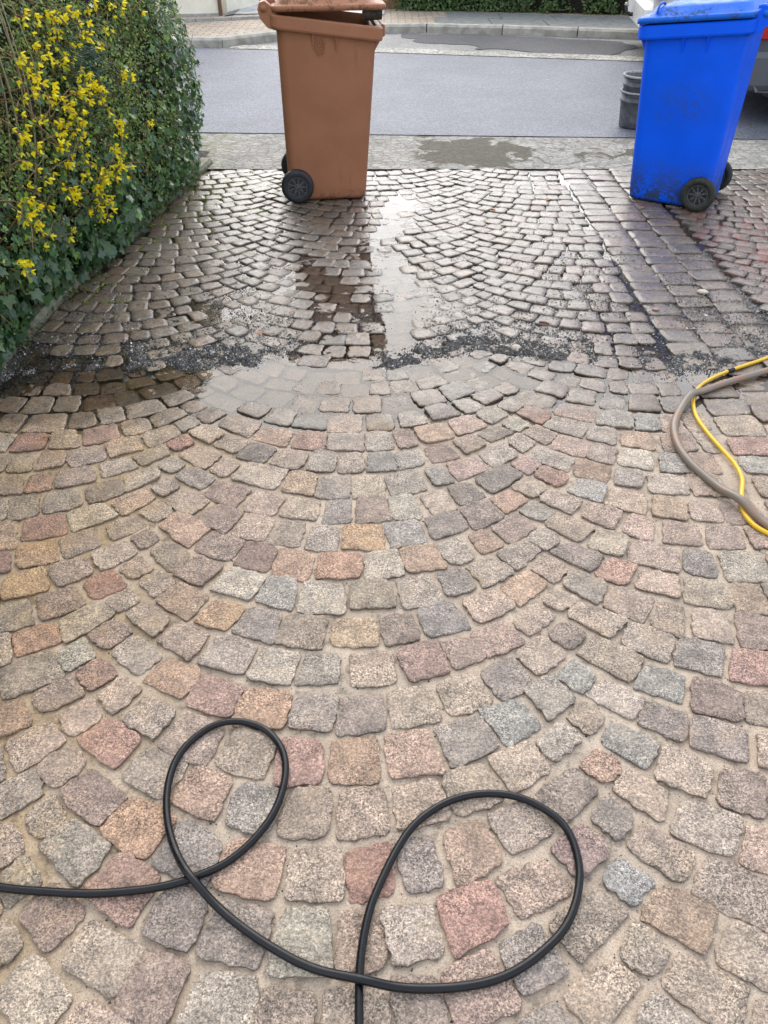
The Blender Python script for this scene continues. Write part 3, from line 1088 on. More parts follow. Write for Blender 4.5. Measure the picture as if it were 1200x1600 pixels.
YEL = [(1330, 512), (1260, 536), (1200, 558), (1143, 577), (1110, 591), (1091, 607), (1083, 627), (1088, 651), (1105, 676), (1129, 703), (1149, 726), (1159, 748), (1158, 772), (1160, 795), (1168, 810), (1182, 824), (1203, 835), (1260, 862), (1340, 900)]
yh, _ = hose(YEL, 0.0074, M_YELLOW, 'yellow_hose', 'thin yellow hose winding at the right edge of the paving')
x, y = gp(1143, 577, 0.009)
bnd = [(*gp(1138, 579, 0.009), float(H(x, y)) + 0.0105), (*gp(1147, 576, 0.009), float(H(x, y)) + 0.0105)]
MB().tube(bnd, 0.0086, 10).build('tape_band', M_BLACKRUB, yh)
m = Mat('braided_hose')
wv = m.n('TexWave', wave_type='BANDS')
wv.inputs['Scale'].default_value = 60
wv.inputs['Distortion'].default_value = 0.4
m.put(wv.inputs['Vector'], m.pos())
M_GREYH = m.set(color=m.mix(m.rng(m.noise(9, 4, 0.6), 0.42, 0.62), (0.19, 0.155, 0.115), (0.25, 0.15, 0.095)), rough=0.38, normal=m.bump(wv.outputs['Fac'], 0.15, 0.001))
GRY = [(1360, 515), (1270, 552), (1200, 577), (1150, 592), (1110, 606), (1080, 622), (1061, 643), (1053, 668), (1060, 697), (1081, 725), (1111, 752), (1152, 786), (1203, 824), (1260, 866), (1340, 915)]
hose(GRY, 0.0135, M_GREYH, 'garden_hose', 'thick grey brown garden hose crossing over the yellow one', over=[(1083, 624, (0.02, 0.06, 0, 1)), (1159, 785, (0.02, 0.06, 0, 1))])

# ------------------------------------------------------------------ low edging kerb and bed of the hedge
edging = thing('edging_kerb', 'low mossy stone edging along the foot of the ivy hedge', 'kerb')
y = 0.2
while y < 5.85:
    L = rng.uniform(0.44, 0.56)
    y2 = min(y + L, 5.9)
    h = 0.040 + rng.uniform(-0.012, 0.012)
    prof = [(0.0, -0.06), (0.004, h - 0.02), (-0.012, h), (-0.07, h + 0.004), (-0.075, -0.06)]
    rings = []
    for t in np.linspace(0, 1, 4):
        yy = y + 0.006 + (y2 - y - 0.012) * t
        xx = float(kerb_x(yy)) - 0.004 + rng.normal(0, 0.003)
        rings.append([(xx + u, yy, z + rng.normal(0, 0.002)) for u, z in prof])
    MB().loft(rings, True, True).build('edging_stone', M_MOSSKERB, edging)
    y = y2
V, F = grid(0, 1, -1.0, 6.1, 0.06, lambda X, Y: 0 * X)
Vn = []
for (u, yy, _) in V:
    kx_ = float(kerb_x(yy)) - 0.07
    Vn.append((kx_ - 2.5 * u, yy, 0.02 + 0.12 * u + 0.03 * (float(fbm(u * 2.5, yy, 6, 51)) - 0.5)))
structure(obj('soil', Vn, [f[::-1] for f in F], M_SOIL, None, True))

# ------------------------------------------------------------------ hedge of ivy and small-leaved shrub
HEDGE_Y0, HEDGE_Y1, HEDGE_Z = 0.9, 5.85, 1.55


def face_x(y, z):
    y = np.asarray(y, float)
    z = np.asarray(z, float)
    b = np.interp(z, [0, 0.12, 0.45, 0.8, 1.2, 1.55], [0.01, 0.06, 0.12, 0.10, 0.02, -0.14])
    b = b + 0.16 * (fbm(y, z, 2.4, 61) - 0.5)
    endr = np.clip((y - (HEDGE_Y1 - 0.45)) / 0.45, 0, 1)
    return kerb_x(y) + b - 0.42 * (1 - np.sqrt(np.clip(1 - endr ** 2, 0, 1)))


def hedge_hit(px, py):
    d = ray(px, py)
    t = 1.0
    for _ in range(900):
        p = Vector((0, 0, CAM_H)) + d * t
        if p.x < float(face_x(p.y, p.z)) and p.z < HEDGE_Z:
            return p
        t += 0.01
    return None


IVY = [(0, 0, 0), (0.34, -0.16, 0.02), (0.62, -0.02, -0.02), (0.46, 0.20, 0.03), (0.60, 0.50, -0.03), (0.28, 0.52, 0.03), (0.0, 1.0, -0.08), (-0.28, 0.52, 0.03), (-0.60, 0.50, -0.03), (-0.46, 0.20, 0.03), (-0.62, -0.02, -0.02), (-0.34, -0.16, 0.02), (0, 0.42, -0.04)]
IVYF = [(0, 1, 12), (1, 2, 3, 12), (3, 4, 5, 12), (5, 6, 12), (6, 7, 12), (7, 8, 9, 12), (9, 10, 11, 12), (11, 0, 12)]
SMALL = [(0, 0, 0), (0.30, 0.35, 0.06), (0.22, 0.75, 0.03), (0, 1.0, -0.05), (-0.22, 0.75, 0.03), (-0.30, 0.35, 0.06), (0, 0.5, -0.02)]
SMALLF = [(0, 1, 2, 6), (6, 2, 3), (6, 3, 4), (0, 6, 4, 5)]


def leaf_mat(name, rough, spec, sat=1.0):
    m = Mat(name)
    c = m.attr()
    ge = m.n('NewGeometry')
    c = m.mix(m.math('MULTIPLY', ge.outputs['Backfacing'], 0.6), c, m.mix(1.0, c, (1.5, 1.5, 1.3), 'MULTIPLY'))
    c = m.scale(c, m.rng(m.noise(60, 3), 0.3, 0.7, 0.75, 1.25))
    m.set(color=c, rough=rough, spec=spec)
    tl = m.n('BsdfTranslucent')
    m.put(tl.inputs['Color'], m.scale(c, 1.3))
    mx = m.n('MixShader')
    mx.inputs[0].default_value = 0.22
    m.put(mx.inputs[1], m.b.outputs[0])
    m.put(mx.inputs[2], tl.outputs[0])
    m.nt.links.new(mx.outputs[0], m.nt.nodes['Material Output'].inputs['Surface'])
    return m.m


M_IVY = leaf_mat('ivy_leaf', 0.28, 0.6)
M_SHRUB = leaf_mat('shrub_leaf', 0.5, 0.4)


def frames(nrm, tip):
    """3x3 bases with columns side, tip, normal"""
    nrm = nrm / np.linalg.norm(nrm, axis=1)[:, None]
    tip = tip - (tip * nrm).sum(1)[:, None] * nrm
    tip = tip / (np.linalg.norm(tip, axis=1)[:, None] + 1e-9)
    side = np.cross(tip, nrm)
    return np.stack([side, tip, nrm], -1)


def scatter(shape, faces, P, B, S, C):
    sh = np.array(shape)
    n, k = len(P), len(sh)
    V = np.einsum('nij,kj->nki', B, sh) * S[:, None, None] + P[:, None, :]
    F = []
    for q in range(n):
        F += [tuple(i + q * k for i in f) for f in faces]
    return V.reshape(-1, 3), F, np.repeat(C, k, 0)


ivy_hedge = thing('ivy_hedge', 'tall dark green ivy hedge with small leaved shrub along the left edge', 'hedge')
# woody inside
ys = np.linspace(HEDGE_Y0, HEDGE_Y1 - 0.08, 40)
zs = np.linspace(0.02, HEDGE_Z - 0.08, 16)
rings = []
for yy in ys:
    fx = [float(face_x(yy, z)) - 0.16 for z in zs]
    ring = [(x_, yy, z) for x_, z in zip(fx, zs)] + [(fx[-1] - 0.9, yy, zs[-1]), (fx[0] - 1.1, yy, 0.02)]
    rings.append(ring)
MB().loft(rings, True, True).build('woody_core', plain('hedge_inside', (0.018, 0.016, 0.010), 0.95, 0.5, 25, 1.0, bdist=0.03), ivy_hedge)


def sample_face(n, y0, y1, z0, z1, depth, zpow=1.0):
    y = rng.uniform(y0, y1, n)
    z = z0 + (z1 - z0) * rng.random(n) ** zpow
    x = face_x(y, z) - depth * rng.random(n) ** 1.4
    return np.column_stack([x, y, z])


def out_normals(P, jitter):
    e = 0.03
    dxy = (face_x(P[:, 1] + e, P[:, 2]) - face_x(P[:, 1] - e, P[:, 2])) / (2 * e)
    dxz = (face_x(P[:, 1], P[:, 2] + e) - face_x(P[:, 1], P[:, 2] - e)) / (2 * e)
    n = np.column_stack([np.ones(len(P)), -np.clip(dxy, -2.5, 2.5), -np.clip(dxz, -1, 1)])
    n /= np.linalg.norm(n, axis=1)[:, None]
    n[:, 2] += 0.35
    return n + rng.normal(0, jitter, n.shape)


def ivy_zone(P):
    """share of ivy: low down and towards the street end"""
    return np.clip(sst(0.70, 0.28, P[:, 2] + 0.5 * (fbm(P[:, 1], P[:, 2], 3, 71) - 0.5)) + 0.8 * sst(4.7, 5.4, P[:, 1]) * sst(1.2, 0.7, P[:, 2]), 0.05, 1)


P = sample_face(15000, HEDGE_Y0, HEDGE_Y1, 0.03, HEDGE_Z, 0.15)
P = P[rng.random(len(P)) < ivy_zone(P)]
top = np.column_stack([kerb_x(np.linspace(HEDGE_Y0, HEDGE_Y1, 900)) - rng.uniform(0.1, 1.0, 900), np.linspace(HEDGE_Y0, HEDGE_Y1, 900), HEDGE_Z + rng.normal(0, 0.03, 900)])
Nn = out_normals(P, 0.38)
T = np.column_stack([rng.normal(0.25, 0.25, len(P)), rng.normal(0, 0.45, len(P)), rng.normal(-0.9, 0.3, len(P))])
B = frames(Nn, T)
S = rng.uniform(0.022, 0.042, len(P)) * (1 + 0.55 * sst(0.5, 0.1, P[:, 2]) * (P[:, 1] < 4.4))
C = np.array([(0.026, 0.066, 0.022), (0.042, 0.098, 0.030), (0.065, 0.135, 0.042), (0.055, 0.115, 0.060), (0.11, 0.18, 0.05)])[rng.choice(5, len(P), p=[.26, .28, .22, .12, .12])] * rng.uniform(1.0, 2.0, (len(P), 1))
# the largest visible ones are leaves of their own
vis = np.array([(lambda q: -1 if (q is None or not (-20 < q[0] < 360 and -10 < q[1] < 600)) else s_ / q[2])(project(*p)) for p, s_ in zip(P, S)])
front = (P[:, 0] > face_x(P[:, 1], P[:, 2]) - 0.05)
order = np.argsort(-vis * front)
single = set(order[:300].tolist())
variants = [mesh('leaf', IVY, IVYF, M_IVY, True, np.tile(c, (13, 1))) for c in ((0.028, 0.07, 0.024), (0.044, 0.102, 0.032), (0.07, 0.14, 0.045), (0.058, 0.12, 0.064))]
for i in order[:300]:
    o = link('leaf', variants[rng.integers(4)], ivy_hedge)
    Mx = Matrix(B[i].tolist()).to_4x4()
    o.matrix_local = Matrix.Translation(P[i].tolist()) @ Mx @ Matrix.Scale(float(S[i]), 4)
keep = np.ones(len(P), bool)
keep[order[:300]] = False
V, F, Cc = scatter(IVY, IVYF, P[keep], B[keep], S[keep], C[keep])
structure(obj('ivy_leaves', V, F, M_IVY, ivy_hedge, True, Cc), 'stuff')
# small leaves higher up
P = sample_face(80000, HEDGE_Y0 + 0.9, HEDGE_Y1, 0.05, HEDGE_Z, 0.17)
P = P[rng.random(len(P)) < np.clip(1.05 - ivy_zone(P), 0.18, 1) * np.clip(sst(0.34, 0.46, fbm(P[:, 1], P[:, 2], 7, 73)), 0.3, 1)]
Pt = np.column_stack([np.zeros(5000), rng.uniform(HEDGE_Y0, HEDGE_Y1, 5000), HEDGE_Z + rng.normal(-0.02, 0.04, 5000)])
Pt[:, 0] = face_x(Pt[:, 1], HEDGE_Z) - rng.uniform(0, 0.9, 5000)
P = np.vstack([P, Pt])
B = frames(out_normals(P, 0.8), rng.normal(0, 1, P.shape) + np.array([0.4, 0, 0.1]))
S = rng.uniform(0.010, 0.022, len(P))
shade = fbm(P[:, 1], P[:, 2], 5, 81)
base = np.array([(0.05, 0.085, 0.022), (0.085, 0.125, 0.030), (0.13, 0.165, 0.04), (0.06, 0.10, 0.045), (0.11, 0.085, 0.035), (0.19, 0.22, 0.05)])
C = base[rng.choice(6, len(P), p=[.30, .27, .16, .15, .06, .06])] * (1.6 + 2.7 * np.clip(shade - 0.2, 0, 1))[:, None]
V, F, Cc = scatter(SMALL, SMALLF, P, B, S, C)
structure(obj('shrub_leaves', V, F, M_SHRUB, ivy_hedge, True, Cc), 'stuff')
# twigs and trailing stems
M_TWIG = plain('hedge_twig', (0.16, 0.105, 0.055), 0.75, 0.35, 60, 0.3)
mb = MB()
for _ in range(420):
    yy, zz = rng.uniform(1.6, HEDGE_Y1 - 0.05), rng.uniform(0.12, HEDGE_Z)
    x0 = float(face_x(yy, zz)) - 0.10
    d = np.array([rng.uniform(0.1, 0.9), rng.normal(0, 0.7), rng.normal(0.15, 0.6)])
    d /= np.linalg.norm(d)
    L = rng.uniform(0.07, 0.20)
    p = np.array([x0, yy, zz])
    pts = [p, p + d * L * 0.5 + rng.normal(0, 0.012, 3), p + d * L + rng.normal(0, 0.02, 3)]
    mb.tube(pts, [0.0024, 0.0018, 0.0010], 4)
for _ in range(220):      # bare and budding twigs of the shrub, mostly near end and high up
    yy, zz = rng.uniform(2.6, 4.7), rng.uniform(0.35, HEDGE_Z)
    p = np.array([float(face_x(yy, zz)) - 0.06, yy, zz])
    d = np.array([rng.uniform(0.3, 0.9), rng.normal(0, 0.9), rng.normal(0.2, 0.7)])
    d /= np.linalg.norm(d)
    L = rng.uniform(0.10, 0.24)
    mb.tube([p, p + d * L * 0.5 + rng.normal(0, 0.014, 3), p + d * L + rng.normal(0, 0.03, 3) + np.array([-0.02, 0, -0.02])], [0.0024, 0.0019, 0.0011], 4)
for _ in range(9):       # trailers standing out at the street end
    yy, zz = rng.uniform(5.1, 5.6), rng.uniform(0.15, 1.1)
    p = np.array([float(face_x(yy, zz)) - 0.05, yy, zz])
    pts = [p]
    d = np.array([0.8, 0.1, 0.15])
    for _k in range(5):
        d = d * 0.8 + rng.normal(0, 0.55, 3) + np.array([0, 0, -0.15])
        pts.append(pts[-1] + d / np.linalg.norm(d) * 0.036)
    mb.tube(pts, [0.002, 0.002, 0.0018, 0.0015, 0.0013, 0.001], 4)
structure(mb.build('twigs', M_TWIG, ivy_hedge, True), 'stuff')
# feathery conifer sprig among the shrub
mb = MB()
cen = hedge_hit(128, 112)
for _ in range(260):
    p = np.array(cen) + np.array([rng.uniform(-0.03, 0.05), rng.normal(0, 0.10), rng.normal(0, 0.085)])
    d = np.array([0.45, rng.normal(0.1, 0.3), rng.normal(-0.15, 0.35)])
    d /= np.linalg.norm(d)
    e = p + d * rng.uniform(0.03, 0.07)
    mb.tube([p, (p + e) / 2, e], [0.0022, 0.0032, 0.0008], 4)
structure(mb.build('conifer_sprig', plain('conifer_green', (0.055, 0.105, 0.062), 0.6, 0.35, 40, 0.2), ivy_hedge, True), 'stuff')

# ------------------------------------------------------------------ forsythia
forsythia = thing('forsythia_bush', 'forsythia bush with thin arching brown branches and bright yellow flowers', 'bush', (-2.05, 3.6, 0.06))
FO = Vector(forsythia.location)
CLU = [(75, 18, 6), (105, 45, 4), (62, 52, 4), (115, 58, 6), (45, 83, 3), (22, 108, 7), (78, 92, 7), (8, 97, 4), (35, 122, 4), (52, 142, 4), (103, 120, 4), (122, 128, 6), (136, 132, 7), (110, 142, 5),
       (135, 152, 5), (104, 152, 5), (76, 160, 6), (88, 172, 4), (102, 187, 6), (70, 198, 7), (93, 200, 4), (216, 192, 4), (168, 200, 5), (173, 115, 3), (15, 212, 7), (35, 232, 4), (75, 232, 6), (88, 252, 4),
       (158, 228, 5), (165, 258, 7), (178, 260, 4), (140, 272, 7), (130, 285, 5), (152, 275, 5), (108, 238, 2), (25, 282, 2), (85, 298, 6), (95, 302, 4), (140, 310, 7), (150, 318, 6), (138, 332, 5), (10, 320, 7),
       (22, 345, 4), (35, 355, 3), (15, 420, 5), (48, 375, 3), (92, 368, 2), (170, 10, 3), (155, 8, 3), (125, 5, 3), (5, 160, 3), (180, 125, 2), (145, 45, 2), (60, 30, 3), (32, 318, 3), (125, 330, 3), (15, 30, 3), (30, 60, 3), (90, 20, 3), (50, 10, 3), (140, 70, 3), (95, 75, 3), (60, 75, 2), (20, 140, 3), (60, 270, 3), (110, 215, 3), (45, 190, 3), (8, 255, 3), (60, 330, 2), (110, 270, 3), (150, 170, 2), (28, 20, 3), (200, 8, 2)]
FL = []
for k in range(4):
    a = math.pi / 2 * k
    ca_, sa_ = math.cos(a), math.sin(a)
    for (u, w_, h) in ((0.06, 0.08, 0.0), (0.50, 0.27, 0.40), (1.0, 0.16, 0.75)):
        for s_ in (-1, 1):
            FL.append((ca_ * u * 0.75 - sa_ * w_ * s_, h, sa_ * u * 0.75 + ca_ * w_ * s_))
FLF = []
for k in range(4):
    o_ = k * 6
    FLF += [(o_, o_ + 1, o_ + 3, o_ + 2), (o_ + 2, o_ + 3, o_ + 5, o_ + 4)]
m = Mat('forsythia_petal')
tl = m.n('BsdfTranslucent')
m.put(tl.inputs['Color'], (0.95, 0.72, 0.01))
m.set(color=m.mix(m.noise(70, 2), (0.97, 0.86, 0.02), (0.93, 0.76, 0.01)), rough=0.5)
mx = m.n('MixShader')
mx.inputs[0].default_value = 0.3
m.put(mx.inputs[1], m.b.outputs[0])
m.put(mx.inputs[2], tl.outputs[0])
m.nt.links.new(mx.outputs[0], m.nt.nodes['Material Output'].inputs['Surface'])
M_PETAL = m.m
fl_mesh = mesh('flower', FL, FLF, M_PETAL, False)
M_FTWIG = plain('forsythia_bark', (0.22, 0.135, 0.055), 0.6, 0.3, 50, 0.3)
blooms = []
tw = []
green = []
for (px, py, k) in CLU:
    hit = hedge_hit(px, py)
    if hit is None:
        continue
    c = np.array(hit) + np.array([0.06, 0, 0])
    for q in range(max(2, round(k * 1.5))):
        p = c + np.array([rng.normal(0, 0.012), rng.normal(0, 0.028), rng.normal(0, 0.022)])
        d = Vector((rng.normal(0.5, 0.4), rng.normal(0.1, 0.5), rng.normal(-0.6, 0.35))).normalized()
        s_ = rng.uniform(0.016, 0.025)
        Mt = Matrix.Translation(Vector(p.tolist()) - FO) @ d.to_track_quat('Y', 'Z').to_matrix().to_4x4() @ Matrix.Rotation(rng.uniform(0, 6), 4, 'Y') @ Matrix.Scale(s_, 4)
        blooms.append(Mt)
    tw.append(c)
    green.append(c)
random.shuffle(blooms)
for Mt in blooms[:300]:
    o = link('flower', fl_mesh, forsythia)
    o.matrix_local = Mt
fb = MB()
for Mt in blooms[300:]:
    fb.add([Mt @ Vector(v) for v in FL], FLF)
structure(fb.build('flowers', M_PETAL, forsythia), 'stuff')
for i, c in enumerate(tw):
    root = np.array([c[0] - rng.uniform(0.28, 0.5), c[1] + rng.normal(0, 0.12), max(0.1, c[2] - rng.uniform(-0.1, 0.45))])
    side = rng.choice([-1, 1])
    tip = c + np.array([rng.uniform(0, 0.05), side * rng.uniform(0.05, 0.16), rng.uniform(-0.10, 0.08)])
    mid = (root + c) / 2 + np.array([0.05, 0, rng.uniform(0.02, 0.09)])
    pts = smooth_path([root, mid, c + np.array([-0.008, 0, 0.008]), tip], 4)
    rr = list(np.linspace(0.0042, 0.0013, len(pts)))
    MB().tube([p - np.array(FO) for p in pts], rr, 5).build('branch', M_FTWIG, forsythia, True)
# pale upright canes at the left
for k in range(7):
    hit = hedge_hit(8 + 9 * k, 150 + 12 * (k % 3))
    c = np.array(hit) + np.array([-0.02, 0, 0])
    pts = smooth_path([c + np.array([-0.1, rng.normal(0, 0.05), -0.5]), c + np.array([-0.01, rng.normal(0, 0.02), -0.15]), c + np.array([0.02, rng.normal(0, 0.02), 0.1]), c + np.array([0.0, rng.normal(0, 0.06), 0.42])], 4)
    MB().tube([p - np.array(FO) for p in pts], list(np.linspace(0.0055, 0.002, len(pts))), 5).build('branch', plain('pale_cane', (0.30, 0.25, 0.15), 0.6) if k == 0 else bpy.data.materials['pale_cane'], forsythia, True)
# fresh green shoots by the flowers
P, T = [], []
for c in green:
    for _ in range(9):
        P.append(c + rng.normal(0, 0.045, 3) * np.array([0.5, 1, 1]))
P = np.array(P)
B = frames(np.column_stack([np.ones(len(P)), rng.normal(0, .6, len(P)), rng.normal(0.3, .5, len(P))]), np.column_stack([rng.normal(0.2, 0.4, len(P)), rng.normal(0, 0.5, len(P)), np.full(len(P), 0.8)]))
C = np.array((0.17, 0.26, 0.03)) * rng.uniform(0.6, 1.2, (len(P), 1))
V, F, Cc = scatter(SMALL, SMALLF, P - np.array(FO), B, rng.uniform(0.014, 0.028, len(P)), C)
structure(obj('young_leaves', V, F, M_SHRUB, forsythia, True, Cc), 'stuff')

# weeds and leaf litter at the foot of the hedge
P = []
for _ in range(1500):
    yy = rng.uniform(2.3, 5.8)
    P.append((float(kerb_x(yy)) + abs(rng.normal(0, 0.05)) - 0.03, yy, 0.006 + abs(rng.normal(0, 0.012))))
P = np.array(P)
P = P[rng.random(len(P)) < 0.15 + sst(0.5, 0.7, fbm(P[:, 1], P[:, 0], 3, 91))]
B = frames(np.column_stack([rng.normal(0.3, .5, len(P)), rng.normal(-0.2, .5, len(P)), np.ones(len(P))]), rng.normal(0, 1, P.shape))
C = np.array([(0.13, 0.19, 0.03), (0.07, 0.06, 0.03), (0.10, 0.06, 0.03), (0.05, 0.08, 0.03)])[rng.choice(4, len(P))] * rng.uniform(0.7, 1.2, (len(P), 1))
V, F, Cc = scatter(SMALL, SMALLF, P, B, rng.uniform(0.012, 0.028, len(P)), C)
structure(obj('leaf_litter', V, F, M_SHRUB, None, True, Cc), 'stuff')

# ------------------------------------------------------------------ wheelie bins
M_TYRE = plain('bin_tyre', (0.016, 0.016, 0.018), 0.55, 0.3, 50, 0.25, bdist=0.002)
M_RIM = plain('bin_rim', (0.065, 0.066, 0.07), 0.45, 0.3, 50, 0.1)
M_TYRE_OLD = plain('bin_tyre_mossy', (0.022, 0.024, 0.017), 0.7, 0.5, 40, 0.5, bdist=0.002)


def bin_plastic(name, col, dirt, dirtcol, zone, fade=None):
    m = Mat(name)
    p = m.objpos()
    o = m.xyz(p)
    c = m.scale(m.mix(1.0, col, col), m.rng(m.noise(5, 4, 0.6, p), 0.3, 0.7, 0.93, 1.07))
    # worn chalky scuffs
    if fade:
        c = m.mix(m.rng(m.noise(9, 5, 0.7, p), 0.62, 0.80, 0, 0.35), c, fade)
    dn = m.math('ADD', m.noise(10, 6, 0.75, p), m.math('MULTIPLY', m.math('SUBTRACT', m.noise(70, 3, 0.7, p), 0.5), 0.7))
    low = m.rng(o[2], zone[0], zone[1], 0.0, 1.0)
    msk = m.math('MULTIPLY', low, m.rng(dn, zone[2], zone[3]))
    if len(zone) > 4:
        dx = m.math('MULTIPLY', m.math('SUBTRACT', o[0], zone[4]), 1 / zone[6])
        dz = m.math('MULTIPLY', m.math('SUBTRACT', o[2], zone[5]), 1 / zone[7])
        dd = m.math('SQRT', m.math('ADD', m.math('MULTIPLY', dx, dx), m.math('MULTIPLY', dz, dz)))
        patch = m.math('MULTIPLY', m.rng(dd, 1.0, 0.1), m.rng(dn, 0.36, 0.66))
        foot = m.math('MULTIPLY', m.rng(o[2], 0.26, 0.03), m.rng(dn, 0.40, 0.52))
        msk = m.math('MAXIMUM', m.math('MAXIMUM', msk, foot), m.math('MULTIPLY', patch, 0.5))
    mp = m.n('Mapping')
    mp.inputs['Scale'].default_value = (26, 26, 1.6)
    m.put(mp.inputs[0], p)
    runs = m.math('MULTIPLY', m.rng(m.noise(1.0, 4, 0.6, mp.outputs[0]), 0.56, 0.74), m.rng(m.noise(3, 3, 0.6, p), 0.40, 0.62, 0.0, 0.32))
    msk = m.math('MAXIMUM', msk, runs)
    sp_ = m.voro(38, p, 'Distance')
    fleck = m.math('MULTIPLY', m.rng(sp_, 0.10, 0.05), m.rng(m.noise(6, 2, 0.5, p), 0.47, 0.56))
    msk = m.math('MAXIMUM', m.math('MULTIPLY', msk, dirt), m.math('MULTIPLY', fleck, 0.75))
    c = m.mix(msk, c, m.mix(m.noise(22, 3, 0.6, p), dirtcol, (dirtcol[0] * 2.2, dirtcol[1] * 2.2, dirtcol[2] * 1.2)))
    return m.set(color=c, rough=m.math('ADD', m.rng(m.noise(12, 4, 0.6, p), 0.3, 0.7, 0.36, 0.52), m.math('MULTIPLY', msk, 0.35)), spec=0.22, normal=m.bump(m.math('ADD', m.noise(140, 2, 0.5, p), m.math('MULTIPLY', m.noise(4, 2, 0.5, p), 3)), 0.08, 0.004))


def wheel(root, x, y, r, w, M_T, M_R):
    side = 1 if y > 0 else -1
    t = MB()
    prof = [(r * 0.60, -w * .42), (r * 0.80, -w * .5), (r * 0.94, -w * .42), (r, -w * .18), (r, w * .18), (r * 0.94, w * .42), (r * 0.80, w * .5), (r * 0.60, w * .42)]
    t.lathe(prof, 'Y', 32, closed=True)
    o = t.build('wheel', M_T, root, True)
    o.location = (x, y, r)
    b = MB()
    b.lathe([(r * 0.62, -w * .40), (r * 0.62, w * .40), (r * 0.55, w * .40), (r * 0.55, -w * .40)], 'Y', 32, closed=True)
    b.lathe([(0.0001, w * .38 * side), (r * 0.13, w * .38 * side), (r * 0.16, w * .30 * side), (r * 0.16, -w * .2 * side), (0.0001, -w * .2 * side)], 'Y', 16)
    for k in range(9):
        a = 2 * math.pi * k / 9
        d = Vector((math.cos(a), 0, math.sin(a)))
        n_ = Vector((-math.sin(a), 0, math.cos(a)))
        pts = []
        for (u, hw) in ((r * 0.14, 0.006), (r * 0.58, 0.0045)):
            for s1 in (-1, 1):
                for yy in (w * .05 * side, w * .30 * side):
                    pts.append(d * u + n_ * hw * s1 + Vector((0, yy, 0)))
        b.add(pts, [(0, 1, 3, 2), (4, 6, 7, 5), (0, 4, 5, 1), (2, 3, 7, 6), (1, 5, 7, 3), (0, 2, 6, 4)])
    # disc behind the spokes
    b.lathe([(0.0001, -w * .1 * side), (r * 0.56, -w * .1 * side)], 'Y', 24)
    b.build('rim', M_R, o, False)


